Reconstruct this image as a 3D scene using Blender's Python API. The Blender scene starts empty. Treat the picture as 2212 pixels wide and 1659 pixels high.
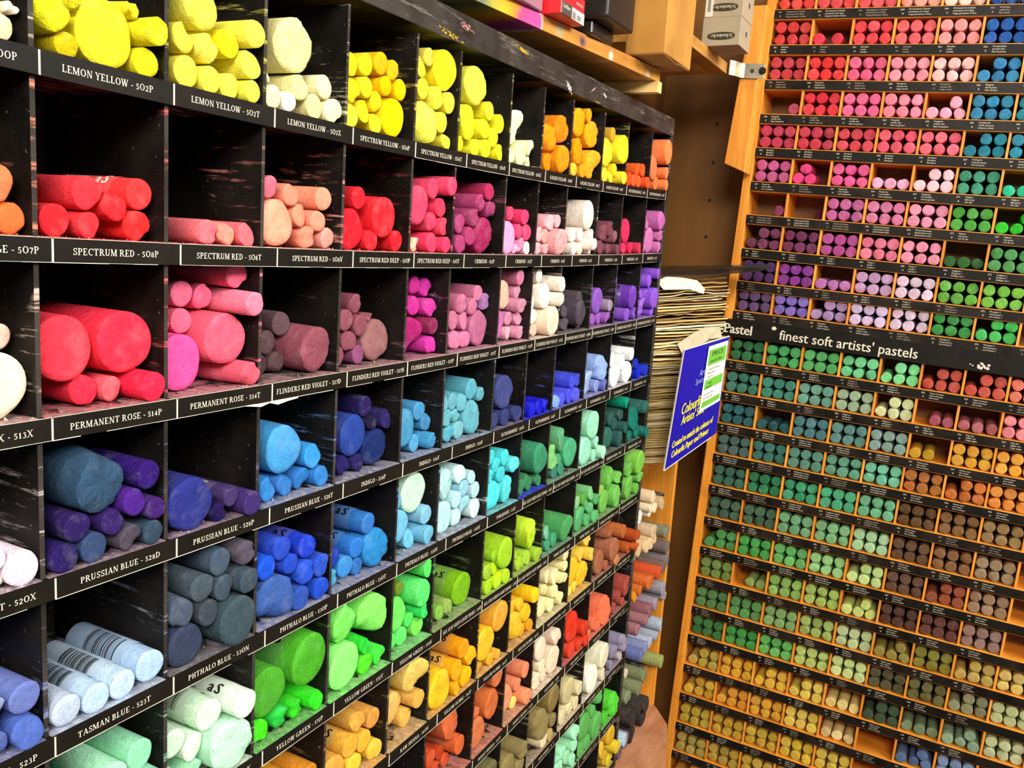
import bpy, bmesh, math, random, colorsys
from mathutils import Vector, Matrix
random.seed(7)
SC = bpy.context.scene
COL = SC.collection
# ------------------------------------------------------------------ camera
F_PX, CAM = 1901.55, Vector((-0.28218, -0.40568, 0.03867))
yaw, pit, rol = 0.47169, -0.16336, 0.06649
fw = Vector((math.cos(pit)*math.cos(yaw), math.cos(pit)*math.sin(yaw), math.sin(pit)))
rt = Vector((math.sin(yaw), -math.cos(yaw), 0)); up = rt.cross(fw)
rr = math.cos(rol)*rt + math.sin(rol)*up; uu = -math.sin(rol)*rt + math.cos(rol)*up
cam = bpy.data.objects.new('camera', bpy.data.cameras.new('camera')); COL.objects.link(cam)
cam.matrix_world = Matrix(((rr.x, uu.x, -fw.x, CAM.x), (rr.y, uu.y, -fw.y, CAM.y), (rr.z, uu.z, -fw.z, CAM.z), (0, 0, 0, 1)))
cam.data.sensor_width = 36; cam.data.lens = F_PX/2212*36; cam.data.clip_start = .01
SC.camera = cam
# ------------------------------------------------------------------ world, lamps, exposure
SC.view_settings.view_transform = 'Standard'; SC.view_settings.look = 'None'
SC.view_settings.gamma = 1; SC.view_settings.use_curve_mapping = False
SC.view_settings.exposure = 0.0
W = bpy.data.worlds.new('world'); SC.world = W; W.use_nodes = True
bg = W.node_tree.nodes['Background']; bg.inputs[0].default_value = (1, .93, .82, 1); bg.inputs[1].default_value = .30
def area(name, loc, target, size, sy, power, color):
    l = bpy.data.lights.new(name, 'AREA'); l.shape = 'RECTANGLE'; l.size = size; l.size_y = sy; l.energy = power; l.color = color
    o = bpy.data.objects.new(name, l); COL.objects.link(o); o.location = loc
    o.rotation_euler = (Vector(target)-Vector(loc)).to_track_quat('-Z', 'Y').to_euler(); return o
area('ceiling_lamp', (.55, -2.0, 1.05), (0.5, 0, -.25), 1.5, .45, 66, (1, .965, .90))
area('ceiling_lamp', (-1.15, -1.0, .85), (1.2, -.2, -.25), 1.0, .45, 50, (1, .94, .85))
# ------------------------------------------------------------------ data: pastels on the black rack (0.1 mm: x, z, radius, depth, colour)
SHELF = [[0.027666, -0.019006, 0.112109], [0.023246, -0.014244, 0.023869], [0.015929, -0.007261, -0.066615], [0.01586, -0.009724, -0.152345], [0.006229, -0.002388, -0.241826], [0.004221, 0.003761, -0.334535], [-0.002912, 0.013352, -0.425951], [0.0, 0.025926, -0.525362], [0.0, 0.021729, -0.614412], [0.0, 0.021729, -0.702412], [0.0, 0.021729, -0.790412]]
LEFT = {
 (0,-1): [(-169,1199,72,60,240,220,168,0), (-108,1288,33,60,255,240,208,0)],
 (0,0): [(410,1288,171,60,250,240,48,0), (95,1325,99,60,248,236,32,0), (187,1186,65,60,208,188,16,0), (653,1353,76,-30,240,224,32,0), (648,1194,81,50,232,212,24,0), (222,1404,48,60,250,240,48,0), (569,1449,50,60,250,240,48,0)],
 (0,1): [(1046,1576,131,60,246,234,80,0), (906,1383,88,60,246,234,80,0), (930,1202,93,60,246,234,80,0), (1083,1358,88,60,246,234,80,0), (1107,1188,81,60,246,234,80,0), (1248,1425,87,60,252,238,32,0), (1404,1509,85,-10,246,234,80,0), (1401,1333,88,20,246,234,80,0), (1268,1181,77,60,246,234,80,0), (1418,1173,71,30,246,234,80,0)],
 (0,2): [(1835,1536,175,60,244,236,156,0), (1895,1280,86,60,240,232,160,0), (2128,1328,82,60,246,240,184,0), (1625,1181,81,60,246,240,184,0), (1780,1170,71,60,255,255,240,0), (2039,1182,86,60,240,224,156,0), (2213,1181,86,50,246,240,184,0), (1569,1288,38,60,246,240,184,0)],
 (0,3): [(2426,1536,85,60,250,232,32,0), (2592,1567,82,60,250,223,32,0), (2756,1606,84,60,240,184,16,0), (2924,1591,76,60,244,192,16,0), (2431,1360,90,60,250,223,32,0), (2597,1405,78,60,250,223,32,0), (2835,1459,80,60,255,200,0,0), (3043,1465,83,60,255,208,0,0), (2738,1329,80,60,250,223,32,0), (2428,1181,87,60,248,224,64,0), (2592,1237,84,60,250,223,32,0), (2740,1170,77,60,250,223,32,0), (2960,1244,152,60,248,216,0,0)],
 (0,4): [(3284,1687,83,60,246,234,64,0), (3412,1783,75,60,216,200,80,0), (3356,1530,88,60,246,234,64,0), (3651,1727,168,40,250,240,32,0), (3538,1486,96,60,246,234,64,0), (3376,1266,175,60,240,236,80,0), (3644,1309,95,60,246,234,64,0), (3728,1478,91,50,246,234,64,0), (3743,1168,76,60,246,234,64,0)],
 (0,5): [(4212,1701,173,60,240,232,80,0), (4439,1521,86,60,248,238,40,0), (4082,1378,173,60,246,238,48,0), (4379,1354,89,60,248,238,40,0), (4670,1437,89,60,248,238,40,0), (4552,1299,90,60,248,238,40,0), (3953,1166,74,60,248,238,40,0), (4227,1171,78,60,248,238,40,0), (4416,1181,87,60,248,238,40,0), (4677,1177,82,40,248,238,40,0)],
 (0,6): [(4973,1455,172,60,250,248,208,0), (4935,1175,76,60,248,246,192,0), (5126,1212,113,60,244,240,176,0), (5307,1292,82,60,248,246,192,0), (5286,1155,54,60,248,246,192,0)],
 (0,7): [(6036,1575,153,60,244,140,12,0), (5724,1446,150,60,244,140,12,0), (5747,1201,95,60,244,140,12,0), (6032,1265,155,10,244,140,12,0)],
 (0,8): [(6473,1709,157,60,244,160,16,0), (6727,1822,80,60,244,160,16,0), (6866,1627,157,60,244,160,16,0), (6538,1406,150,60,244,160,16,0), (6934,1300,175,40,244,176,32,0), (6447,1195,78,60,250,200,48,0), (6693,1201,80,60,244,160,16,0)],
 (0,9): [(7397,1487,174,60,248,224,48,0), (7525,1718,87,60,216,176,48,0), (7742,1564,177,-20,248,224,48,0), (7682,1305,87,60,248,224,48,0), (7355,1224,90,60,248,224,48,0), (7542,1215,77,60,248,224,48,0), (7836,1228,83,-20,248,224,48,0)],
 (0,10): [(8525,1398,82,60,240,104,48,0), (8243,1246,90,60,240,88,40,0), (8699,1406,88,60,240,88,40,0), (8421,1246,85,60,240,88,40,0), (8590,1246,81,60,240,88,40,0), (8751,1247,78,0,240,88,40,0)],
 (0,11): [(9376,1718,174,-50,240,128,72,0), (9108,1485,179,60,240,128,72,0), (9466,1442,84,-20,240,128,72,0), (9291,1280,93,60,240,128,72,0), (9468,1274,82,-30,240,128,72,0)],
 (1,-1): [(-199,487,90,60,240,136,88,0), (-141,325,80,50,232,112,64,0)],
 (1,0): [(608,493,88,60,248,56,56,1), (276,474,90,60,240,48,56,0), (446,421,86,60,240,48,56,0), (95,328,87,60,240,48,56,0), (294,310,72,60,240,48,56,0), (585,319,85,60,240,48,56,0)],
 (1,1): [(1098,306,77,60,240,112,120,0), (1255,304,77,60,244,144,124,0), (1412,303,77,50,240,112,120,0)],
 (1,2): [(1623,613,76,60,240,112,136,0), (1835,579,78,60,244,144,120,0), (2154,575,84,60,244,160,128,0), (1693,385,160,60,244,160,128,0), (1928,449,80,60,244,144,120,0), (2107,416,79,60,244,144,120,0), (1995,302,79,60,244,144,120,0), (2219,301,80,60,240,156,144,0)],
 (1,3): [(2562,610,86,60,232,36,50,0), (2891,484,160,60,240,32,44,0), (2496,376,155,70,232,36,50,0), (2726,303,83,60,232,36,50,0), (3072,307,87,60,232,36,50,0)],
 (1,4): [(3363,607,162,70,224,72,112,0), (3566,754,87,60,236,68,104,0), (3735,792,84,-20,236,68,104,0), (3696,610,84,60,236,68,104,0), (3576,482,84,60,236,68,104,0), (3739,450,80,30,236,68,104,0), (3583,308,87,60,236,68,104,0), (3746,294,73,20,236,68,104,0), (3332,283,63,60,244,208,176,2)],
 (1,5): [(4529,803,82,60,184,48,88,0), (4363,688,84,60,172,64,112,0), (4043,486,87,60,172,64,112,0), (4263,550,84,60,172,64,112,0), (4589,640,90,60,172,64,112,0), (4212,383,87,60,172,64,112,0), (4475,399,174,60,168,44,92,0), (4052,309,87,60,172,64,112,0)],
 (1,6): [(5005,630,73,60,236,68,112,0), (5298,610,80,60,236,68,112,0), (5371,458,86,60,236,68,112,0), (4966,394,165,60,240,168,208,0), (5269,343,63,60,240,144,184,0), (5163,286,56,60,240,168,208,0), (5399,303,70,60,250,216,208,0), (5198,462,74,60,236,68,112,0)],
 (1,7): [(6090,607,74,60,246,180,188,0), (5654,449,81,60,246,180,188,0), (5907,584,87,60,246,180,188,0), (5816,435,79,60,248,168,160,0), (6041,388,148,-40,240,168,168,0), (5655,301,66,60,246,180,188,0), (5850,298,60,60,246,180,188,0)],
 (1,8): [(6928,717,173,50,250,232,216,0), (6551,471,82,60,255,240,228,0), (6779,484,84,60,255,240,228,0), (7028,482,81,20,255,240,228,0), (6612,325,75,60,255,240,228,0), (6763,326,73,60,251,224,200,0), (7038,329,71,50,255,240,228,0), (6901,381,74,-70,255,240,228,0)],
 (1,9): [(7475,534,103,60,124,68,80,0), (7675,588,96,60,124,68,80,0), (7411,352,88,60,124,68,80,0), (7833,492,86,40,156,96,112,0), (7653,339,70,60,124,68,80,0), (7853,339,66,0,124,68,80,0)],
 (1,10): [(8286,585,161,60,216,48,88,0), (8227,356,73,60,216,48,88,0), (8498,364,75,60,216,48,88,0), (8753,372,76,20,216,48,88,0), (8040,421,79,60,144,64,88,0)],
 (1,11): [(9396,774,138,-30,192,104,168,0), (9054,731,99,60,200,112,172,0), (9209,491,184,50,200,112,172,0), (9471,567,79,-20,200,112,172,0), (8970,380,78,60,224,128,184,0), (9465,401,85,-20,200,112,172,0)],
 (2,-1): [(-243,-485,176,70,248,232,200,0), (-155,-255,68,160,244,192,176,0)],
 (2,0): [(180,-339,179,130,248,56,80,0), (541,-328,178,100,248,56,80,0), (306,-577,88,130,240,48,72,0), (473,-590,76,130,240,88,104,0), (640,-578,89,0,240,36,72,0)],
 (2,1): [(1063,-81,83,240,244,108,140,0), (1235,-106,88,240,244,108,140,0), (1403,38,85,130,244,108,140,0), (1407,-132,82,-30,248,128,160,0), (896,-241,84,240,244,108,140,0), (1064,-249,82,240,244,108,140,0), (970,-493,176,140,248,80,160,0), (1292,-360,170,90,240,88,112,0), (1406,-588,83,-10,240,96,120,0)],
 (2,2): [(1811,-439,87,230,96,70,76,0), (1937,-313,89,230,96,70,76,0), (2129,-489,170,60,140,76,88,0), (1727,-589,82,230,80,58,64,0), (1895,-588,83,230,96,70,76,0)],
 (2,3): [(2708,-196,83,160,144,80,96,0), (2580,-313,87,160,144,80,96,0), (2760,-361,88,160,144,80,96,0), (2986,-497,173,160,144,96,96,0), (2631,-479,84,160,144,80,96,0), (2500,-588,84,160,144,80,96,0), (2750,-593,78,160,138,72,112,0), (2879,-309,40,160,144,80,96,0)],
 (2,4): [(3559,-64,85,200,200,52,152,0), (3421,-148,76,200,200,52,152,0), (3733,-83,86,200,200,52,152,0), (3560,-241,89,200,200,52,152,0), (3735,-255,84,130,200,52,152,0), (3345,-286,79,200,200,52,152,0), (3489,-496,173,170,184,40,120,0), (3741,-419,78,90,144,48,88,0), (3734,-583,85,110,200,52,152,0)],
 (2,5): [(4532,-148,78,110,204,116,152,0), (4212,-238,93,110,204,116,152,0), (4421,-273,86,110,204,116,152,0), (4673,-236,86,110,160,112,168,0), (4100,-388,91,110,204,116,152,0), (4297,-402,89,110,204,116,152,0), (4581,-485,178,110,180,96,136,0), (4144,-571,95,110,204,116,152,0), (4329,-578,87,110,204,116,152,0)],
 (2,6): [(5105,-182,155,140,232,184,156,0), (5351,-3,87,90,208,124,156,0), (5394,-161,75,140,212,140,168,0), (5312,-291,77,30,212,140,168,0), (5237,-429,74,140,212,140,168,0), (5391,-426,78,110,212,140,168,0), (5394,-581,75,70,212,140,168,0), (4999,-491,169,140,204,112,180,0), (5240,-582,76,140,240,180,192,0)],
 (2,7): [(5831,10,82,110,252,240,224,0), (6101,-70,88,-60,252,240,224,0), (5882,-208,139,50,252,240,224,0), (5668,-287,87,110,252,240,224,0), (6105,-244,84,-60,252,240,224,0), (5769,-431,88,110,252,240,224,0), (6022,-482,167,-10,250,224,196,0), (5682,-597,55,110,244,192,176,0), (5808,-584,68,110,240,192,168,0)],
 (2,8): [(6589,-408,80,120,88,76,84,0), (7023,-266,86,120,88,76,84,0), (6832,-427,160,0,80,68,80,0), (6632,-563,79,120,88,76,84,0), (7032,-558,77,120,88,76,84,0)],
 (2,9): [(7583,-319,170,110,140,88,184,0), (7841,-378,78,40,156,140,160,0), (7478,-548,80,110,156,92,184,0), (7676,-549,76,110,156,92,184,0), (7837,-540,82,50,156,92,184,0)],
 (2,10): [(8624,-294,161,10,108,56,176,1), (8418,-521,89,10,128,80,196,0), (8741,-516,88,10,128,80,196,0)],
 (2,11): [(9472,26,78,-30,148,88,220,0), (9335,-84,96,40,148,88,220,0), (9014,-254,73,40,148,88,220,0), (9399,-324,151,-40,140,84,216,0), (9124,-448,148,40,160,104,220,0), (9202,-259,54,40,148,88,220,0), (9486,-524,64,20,148,88,220,0)],
 (3,-1): [(-306,-1339,71,20,248,232,240,0), (-158,-1422,97,20,244,224,244,0), (-303,-1465,52,20,244,232,208,0)],
 (3,0): [(313,-1076,178,10,52,80,108,0), (616,-1094,86,10,48,24,108,0), (522,-1236,82,10,76,32,136,0), (660,-1304,69,0,60,32,104,0), (165,-1295,84,10,44,28,96,0), (386,-1322,77,10,48,28,96,0), (72,-1438,84,10,36,24,88,0), (265,-1436,87,10,52,72,108,0), (493,-1443,82,10,80,72,88,0), (653,-1451,76,10,52,72,92,0)],
 (3,1): [(944,-1355,173,10,44,52,128,0), (1267,-1383,64,10,68,52,104,1), (1404,-1446,85,-50,68,48,112,0), (1161,-1463,67,10,36,24,80,0)],
 (3,2): [(1841,-1184,179,80,72,152,208,0), (2140,-1286,96,80,60,148,220,0), (1685,-1439,93,80,48,128,208,0), (1866,-1449,85,80,52,120,196,0), (2042,-1445,88,80,52,120,196,0), (2216,-1451,83,40,48,124,208,0)],
 (3,3): [(2816,-1013,88,110,40,32,92,0), (2438,-1219,60,110,40,32,92,0), (2897,-1157,65,110,28,24,64,0), (3075,-1150,84,90,40,32,92,0), (2670,-1228,170,110,44,72,152,0), (2970,-1374,161,110,28,48,100,0), (2544,-1451,84,110,40,32,92,2), (2742,-1462,73,110,40,32,92,0)],
 (3,4): [(3607,-1166,86,120,68,148,196,0), (3732,-1284,84,120,60,132,180,0), (3374,-1285,173,120,76,148,196,0), (3569,-1453,82,120,88,164,208,0), (3737,-1452,82,50,68,148,196,0)],
 (3,5): [(3970,-1132,77,90,104,176,192,0), (4487,-1075,106,90,92,168,188,0), (4662,-1148,76,90,104,176,192,0), (4135,-1149,85,90,104,176,192,0), (4313,-1182,93,90,104,176,192,0), (4027,-1289,87,90,104,176,192,0), (4192,-1297,72,90,104,176,192,0), (4518,-1357,175,90,104,176,192,0), (4088,-1451,83,90,92,176,196,0), (4265,-1443,90,90,120,184,192,0)],
 (3,6): [(5052,-1165,176,20,64,72,124,0), (5381,-1439,88,20,52,60,116,0), (5088,-1434,95,20,56,64,120,0), (4889,-1442,88,40,56,64,120,0)],
 (3,7): [(6046,-1443,78,10,24,24,208,0), (5686,-1439,86,10,24,24,208,1), (5870,-1428,95,10,24,24,208,0)],
 (3,8): [(6752,-1255,82,10,72,80,220,0), (6668,-1409,91,10,72,80,220,0), (6491,-1430,86,10,72,80,220,0), (6920,-1249,84,10,60,68,192,0), (6316,-1433,85,10,128,164,224,0), (6856,-1418,95,10,80,88,224,0)],
 (3,9): [(7751,-1178,168,40,144,168,228,0), (7361,-1340,166,60,168,192,236,0), (7663,-1417,85,60,136,148,212,0), (7837,-1417,82,20,104,116,192,0)],
 (3,10): [(8731,-1082,98,0,244,246,246,0), (8077,-1113,101,30,244,246,246,0), (8453,-1177,112,30,244,246,246,0), (8225,-1332,161,30,244,246,246,0), (8674,-1331,155,20,244,246,246,0)],
 (3,11): [(9027,-1251,77,10,28,48,204,0), (9126,-1387,90,10,28,48,204,0), (9457,-1384,87,10,28,48,204,0)],
 (4,-1): [(-340,-2138,95,10,152,168,216,0), (-152,-2136,91,10,112,128,196,0), (-154,-2322,93,-10,76,104,184,0), (-340,-2325,90,10,72,96,168,0)],
 (4,0): [(629,-2285,100,10,168,200,236,1), (442,-2326,90,10,192,220,244,1), (259,-2325,90,10,184,212,240,1), (74,-2311,93,10,192,208,232,0)],
 (4,1): [(1188,-1800,93,10,68,88,108,0), (1400,-1804,89,10,84,76,92,0), (1035,-1926,94,10,68,82,92,0), (1213,-1984,90,10,64,80,92,0), (1398,-1987,91,-40,64,80,92,0), (1083,-2110,89,10,60,68,80,0), (870,-2033,99,10,72,84,104,0), (1314,-2242,175,-40,60,80,88,0), (914,-2273,143,10,52,60,84,0)],
 (4,2): [(1771,-1882,87,10,36,72,196,0), (2044,-1946,90,10,32,64,200,1), (1622,-1982,91,10,32,88,224,0), (1864,-2026,82,10,36,72,196,0), (2206,-2142,93,10,36,72,196,0), (2012,-2133,98,10,40,80,204,0), (1710,-2239,179,10,56,88,164,0), (1972,-2323,94,10,52,88,176,0), (2209,-2327,90,10,36,72,196,0)],
 (4,3): [(2876,-2002,94,90,48,120,208,1), (2735,-2170,90,90,44,116,204,1), (2447,-2172,89,90,32,68,184,0), (2988,-2245,171,80,44,128,196,0), (2591,-2288,93,90,60,136,208,0), (2755,-2340,77,90,40,104,184,0), (2428,-2341,77,90,80,164,212,0)],
 (4,4): [(3575,-1907,185,110,200,240,212,0), (3303,-1930,84,110,108,184,216,0), (3727,-2141,92,60,132,196,224,0), (3353,-2162,152,110,108,184,216,0), (3542,-2323,93,110,108,184,216,0), (3728,-2325,91,20,108,184,216,0)],
 (4,5): [(4091,-1935,161,80,180,224,228,0), (4347,-1893,96,80,200,236,236,0), (4571,-1974,72,80,180,224,228,0), (4434,-2053,83,80,148,200,220,0), (4643,-2120,88,80,180,224,228,0), (4277,-2134,90,80,180,224,228,0), (4473,-2231,97,80,156,208,224,0), (4051,-2255,160,80,180,224,228,0), (4300,-2319,95,80,192,232,232,0), (4657,-2311,102,80,212,240,240,0)],
 (4,6): [(4882,-1825,81,50,76,212,220,0), (5011,-1931,83,50,76,212,220,0), (5220,-1894,93,50,76,212,220,0), (5378,-1995,91,20,88,220,224,0), (4877,-2022,76,50,76,212,220,0), (5131,-2054,87,50,76,212,220,0), (5301,-2244,166,50,88,220,224,0), (4968,-2247,164,50,76,212,220,0)],
 (4,7): [(6008,-2049,181,10,56,140,100,0), (5868,-2302,106,80,60,132,88,0), (5671,-2319,90,80,60,132,88,0), (6104,-2322,85,70,60,132,88,0)],
 (4,8): [(6651,-1941,155,50,92,164,112,0), (6924,-2149,185,30,76,168,120,0), (6388,-2115,157,50,124,196,116,2), (6608,-2183,69,50,76,160,112,0), (6524,-2319,86,50,60,128,120,0), (6702,-2314,89,50,60,144,112,0)],
 (4,9): [(7548,-1903,184,10,160,232,192,0), (7726,-2166,84,10,152,220,188,0), (7338,-2212,187,10,152,220,188,0), (7623,-2316,82,10,152,220,188,0), (7830,-2307,89,-50,176,236,200,0)],
 (4,10): [(8738,-1950,90,90,44,88,80,0), (8406,-1966,104,100,44,88,80,0), (8744,-2128,85,-10,44,88,80,0), (8575,-2067,90,100,44,88,80,0), (8320,-2225,166,100,52,104,92,0), (8745,-1774,84,10,16,152,120,0), (8602,-2274,116,20,44,88,80,0)],
 (4,11): [(9435,-1937,115,-30,48,108,96,0), (9156,-2073,193,10,24,112,96,0), (9468,-2300,82,-90,24,112,96,0), (8977,-2296,90,10,24,112,96,0), (9304,-2305,79,10,24,112,96,0)],
 (5,0): [(601,-2872,98,60,144,220,176,0), (413,-2908,88,60,168,240,200,0), (638,-3060,91,0,152,228,192,0), (461,-3074,83,60,128,232,208,0), (449,-3249,91,60,152,228,192,0), (636,-3246,93,-50,152,228,192,0), (287,-3142,88,60,152,228,192,0)],
 (5,1): [(1388,-2877,101,-30,232,252,232,1), (1171,-2889,110,80,216,248,216,1), (871,-2945,100,80,216,248,216,0), (1305,-3153,184,0,184,236,200,0), (1039,-3053,97,80,216,248,216,0), (859,-3224,88,80,232,252,224,0), (1040,-3245,93,80,160,228,184,0)],
 (5,2): [(2095,-2854,204,10,72,168,40,1), (1719,-2973,188,70,76,168,48,0), (2211,-3244,88,20,52,212,40,0), (1868,-3243,90,70,40,200,72,2), (2040,-3253,79,70,52,212,40,2), (1649,-3245,90,70,72,216,24,0)],
 (5,3): [(2581,-2749,178,50,128,240,104,0), (2959,-2818,182,50,128,236,100,0), (2853,-3058,78,50,48,200,56,0), (3071,-3238,88,50,64,232,64,0), (2875,-3233,96,50,80,224,40,0), (2581,-3130,200,50,144,248,120,0)],
 (5,4): [(3389,-2992,165,100,112,236,96,0), (3729,-2641,87,10,92,228,104,0), (3663,-2859,137,0,96,236,120,0), (3599,-3122,74,100,92,228,104,0), (3727,-3231,91,100,128,240,96,0), (3740,-3062,77,30,64,216,104,0), (3477,-3235,89,100,92,228,104,0), (3294,-3233,92,100,92,228,104,0), (3413,-2755,70,100,112,144,48,0)],
 (5,5): [(4543,-3142,174,110,128,184,32,1), (4287,-3237,82,110,144,176,88,0), (4122,-3242,78,110,128,184,72,0)],
 (5,6): [(5288,-2958,180,0,168,212,36,0), (5043,-2918,67,10,144,192,32,0), (4891,-3054,84,10,160,200,48,0), (5053,-3061,74,10,184,224,32,0), (5127,-3216,96,10,192,232,40,0), (5311,-3225,86,10,168,212,36,0), (4936,-3224,90,10,168,212,36,0)],
 (5,7): [(6008,-2943,181,50,200,232,48,0), (6101,-3216,88,0,160,200,56,0), (5913,-3208,98,50,160,200,56,0), (5721,-3215,92,50,160,200,56,0), (5633,-3090,60,50,160,200,56,0)],
 (5,8): [(6932,-3122,174,0,76,156,92,0), (6406,-3042,87,50,112,184,144,0), (6660,-3206,92,50,64,152,108,0), (6474,-3209,91,50,64,152,108,0)],
 (5,9): [(7447,-2870,84,30,92,168,72,0), (7712,-2852,94,30,124,192,128,0), (7267,-2881,93,30,148,208,144,0), (7373,-3123,168,30,92,176,108,0), (7581,-2976,84,30,92,176,108,0), (7723,-3061,78,30,92,176,108,0), (7623,-3199,90,30,92,176,108,0), (7828,-3196,91,-20,92,176,108,0), (7843,-2962,76,0,92,176,108,0)],
 (5,10): [(8462,-2810,175,50,112,188,80,0), (8129,-2920,87,50,136,188,80,0), (8299,-3114,168,50,112,188,80,0), (8736,-2859,93,40,112,188,80,0), (8661,-3111,167,0,112,188,80,0)],
 (5,11): [(9360,-2742,186,-60,128,200,80,0), (9070,-2810,109,10,112,188,80,0), (9153,-3091,182,10,112,188,80,0), (9465,-2994,85,-50,112,188,80,0), (9453,-3175,94,-10,112,188,80,0)],
 (6,2): [(1921,-3868,139,60,216,144,32,0), (2198,-3897,101,50,216,144,32,0), (2072,-4097,133,60,216,144,32,0)],
 (6,3): [(2819,-3740,92,70,216,156,64,0), (3041,-3815,95,70,232,168,72,0), (2725,-3916,105,70,240,180,56,1), (2924,-3975,100,70,240,180,56,0), (3061,-4121,98,60,244,196,64,0), (2502,-4064,161,70,224,160,64,0), (2784,-4122,100,70,248,200,56,0)],
 (6,4): [(3618,-3647,176,0,232,192,96,0), (3407,-3919,166,110,232,184,96,0), (3725,-3943,94,30,228,180,80,0), (3630,-4113,99,110,228,180,80,0), (3286,-4135,79,110,200,148,64,0)],
 (6,5): [(4499,-3743,105,10,244,168,24,1), (4389,-3932,111,10,244,180,24,1), (4657,-3881,102,10,244,180,24,0), (4075,-4003,204,10,240,184,32,0), (4589,-4088,114,10,248,192,16,0), (4396,-4124,79,10,244,180,24,0)],
 (6,6): [(5292,-3686,177,20,240,168,48,0), (4989,-3892,188,30,244,188,40,0), (5293,-4133,60,30,240,180,48,0), (5131,-4120,76,30,240,180,48,0), (4873,-4126,72,30,208,160,56,0)],
 (6,7): [(5818,-3740,79,60,244,184,40,0), (6024,-3922,119,60,244,184,40,0), (6092,-3714,97,-10,252,208,24,0), (5701,-3986,190,60,240,180,40,0), (5945,-4107,80,60,232,160,40,0), (6108,-4105,81,50,224,152,32,0), (5652,-3718,80,60,244,184,40,0)],
 (6,8): [(7028,-3504,80,40,244,232,168,0), (7038,-3656,71,30,244,232,168,0), (6835,-3740,111,80,244,232,168,0), (6580,-3657,89,80,244,232,168,0), (7021,-3817,88,30,244,232,168,0), (6549,-3832,87,80,244,232,168,0), (6882,-3951,103,80,244,232,168,0), (7020,-4087,89,40,244,232,168,0), (6751,-4092,88,80,244,232,168,0), (6533,-4051,131,80,244,232,168,0)],
 (6,9): [(7836,-3547,83,70,244,204,80,0), (7826,-3725,93,-10,244,204,80,0), (7627,-3689,105,70,244,204,80,0), (7373,-3847,191,70,240,184,40,0), (7728,-3987,184,60,240,188,40,0), (7487,-4095,78,70,244,204,80,0), (7339,-4106,68,70,244,204,80,0)],
 (6,10): [(8216,-3964,178,10,168,100,72,0), (8492,-3632,81,10,168,100,72,0), (8588,-3867,171,-50,168,100,72,0), (8726,-3627,103,-120,184,104,56,0), (8451,-4082,82,10,168,100,72,0), (8743,-4076,86,-50,192,128,80,0)],
 (6,11): [(9427,-3899,105,-110,192,88,40,0), (9323,-4067,90,0,192,88,40,0), (9483,-4088,67,-100,192,88,40,0)],
 (7,5): [(4543,-4635,186,140,208,104,56,0), (4264,-4904,98,190,212,92,48,0), (4652,-4908,107,80,212,92,48,1), (4442,-4929,78,190,192,72,32,0), (4537,-5055,78,190,212,92,48,0), (4352,-5059,78,190,212,92,48,0)],
 (7,6): [(5353,-4437,116,40,220,112,64,0), (5289,-4728,180,60,208,104,56,0), (4986,-4936,185,60,216,120,72,0), (4947,-4682,70,60,220,112,64,0)],
 (7,7): [(6088,-4663,101,40,232,140,96,0), (5690,-4875,179,90,232,152,112,0), (6087,-4991,102,0,232,140,96,0), (5985,-4826,90,90,232,140,96,0), (5906,-5019,79,90,248,208,112,0)],
 (7,8): [(6996,-4597,113,50,244,208,184,0), (6926,-4888,183,50,246,224,188,0), (6529,-4583,155,60,248,220,192,0), (6583,-4823,90,60,246,224,188,0), (6446,-4973,111,60,246,224,188,0), (6666,-4986,91,60,246,224,188,0)],
 (7,9): [(7405,-4615,214,10,224,64,36,0), (7790,-4774,112,-10,224,64,36,0), (7420,-4945,114,10,224,64,36,0), (7664,-4964,87,10,224,64,36,0), (7837,-4965,82,-40,224,64,36,0)],
 (7,10): [(8609,-4808,220,10,240,116,80,0), (8172,-4848,100,10,240,116,80,0), (8333,-4948,87,10,240,116,80,0), (8040,-4967,75,10,240,116,80,0)],
 (7,11): [(9385,-4694,165,-20,168,76,64,0), (9134,-4790,101,10,168,76,64,0), (8977,-4919,99,10,168,76,64,0), (9347,-4934,75,10,168,76,64,0)],
 (8,6): [(5316,-5578,153,40,112,104,64,0), (5323,-5879,146,50,124,112,68,0)],
 (8,7): [(5748,-5793,204,40,140,124,72,0), (6072,-5682,117,-10,144,128,80,0), (6085,-5905,104,30,144,128,80,0)],
 (8,8): [(6595,-5612,202,10,144,128,80,0), (6926,-5410,183,-10,136,116,64,0), (6969,-5730,100,10,144,128,80,0), (6714,-5894,102,10,240,220,176,0), (6903,-5905,85,10,184,160,96,0)],
 (8,9): [(7525,-5589,193,30,200,188,136,0), (7815,-5667,104,0,236,220,172,0), (7336,-5873,109,30,236,220,172,0), (7775,-5871,101,30,236,220,172,0), (7573,-5879,98,30,236,220,172,0)],
 (8,10): [(8637,-5515,192,-20,244,240,204,0), (8304,-5748,213,10,252,252,232,0), (8724,-5851,100,10,232,216,184,0)],
 (8,11): [(9415,-5620,135,-50,144,136,160,0), (9166,-5684,119,10,144,136,160,0), (9082,-5865,79,10,144,136,160,0), (9458,-5844,92,10,200,184,184,0)],
 (9,9): [(7803,-6323,111,-10,168,240,192,0), (7822,-6532,97,10,168,240,192,0), (7471,-6466,96,40,168,240,192,0), (7630,-6619,104,40,168,240,192,0), (7382,-6704,156,40,168,240,192,0), (7809,-6741,110,10,168,240,192,0), (7303,-6490,71,40,168,240,192,0)],
 (9,10): [(8688,-6206,140,40,96,180,88,0), (8371,-6174,104,40,96,180,88,0), (8490,-6341,98,10,96,180,88,0), (8194,-6432,205,10,96,180,88,0), (8619,-6623,209,-10,96,180,88,0), (8058,-6162,95,40,96,180,88,0), (8074,-6732,113,10,96,180,88,0), (8313,-6728,112,10,96,180,88,0)],
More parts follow.
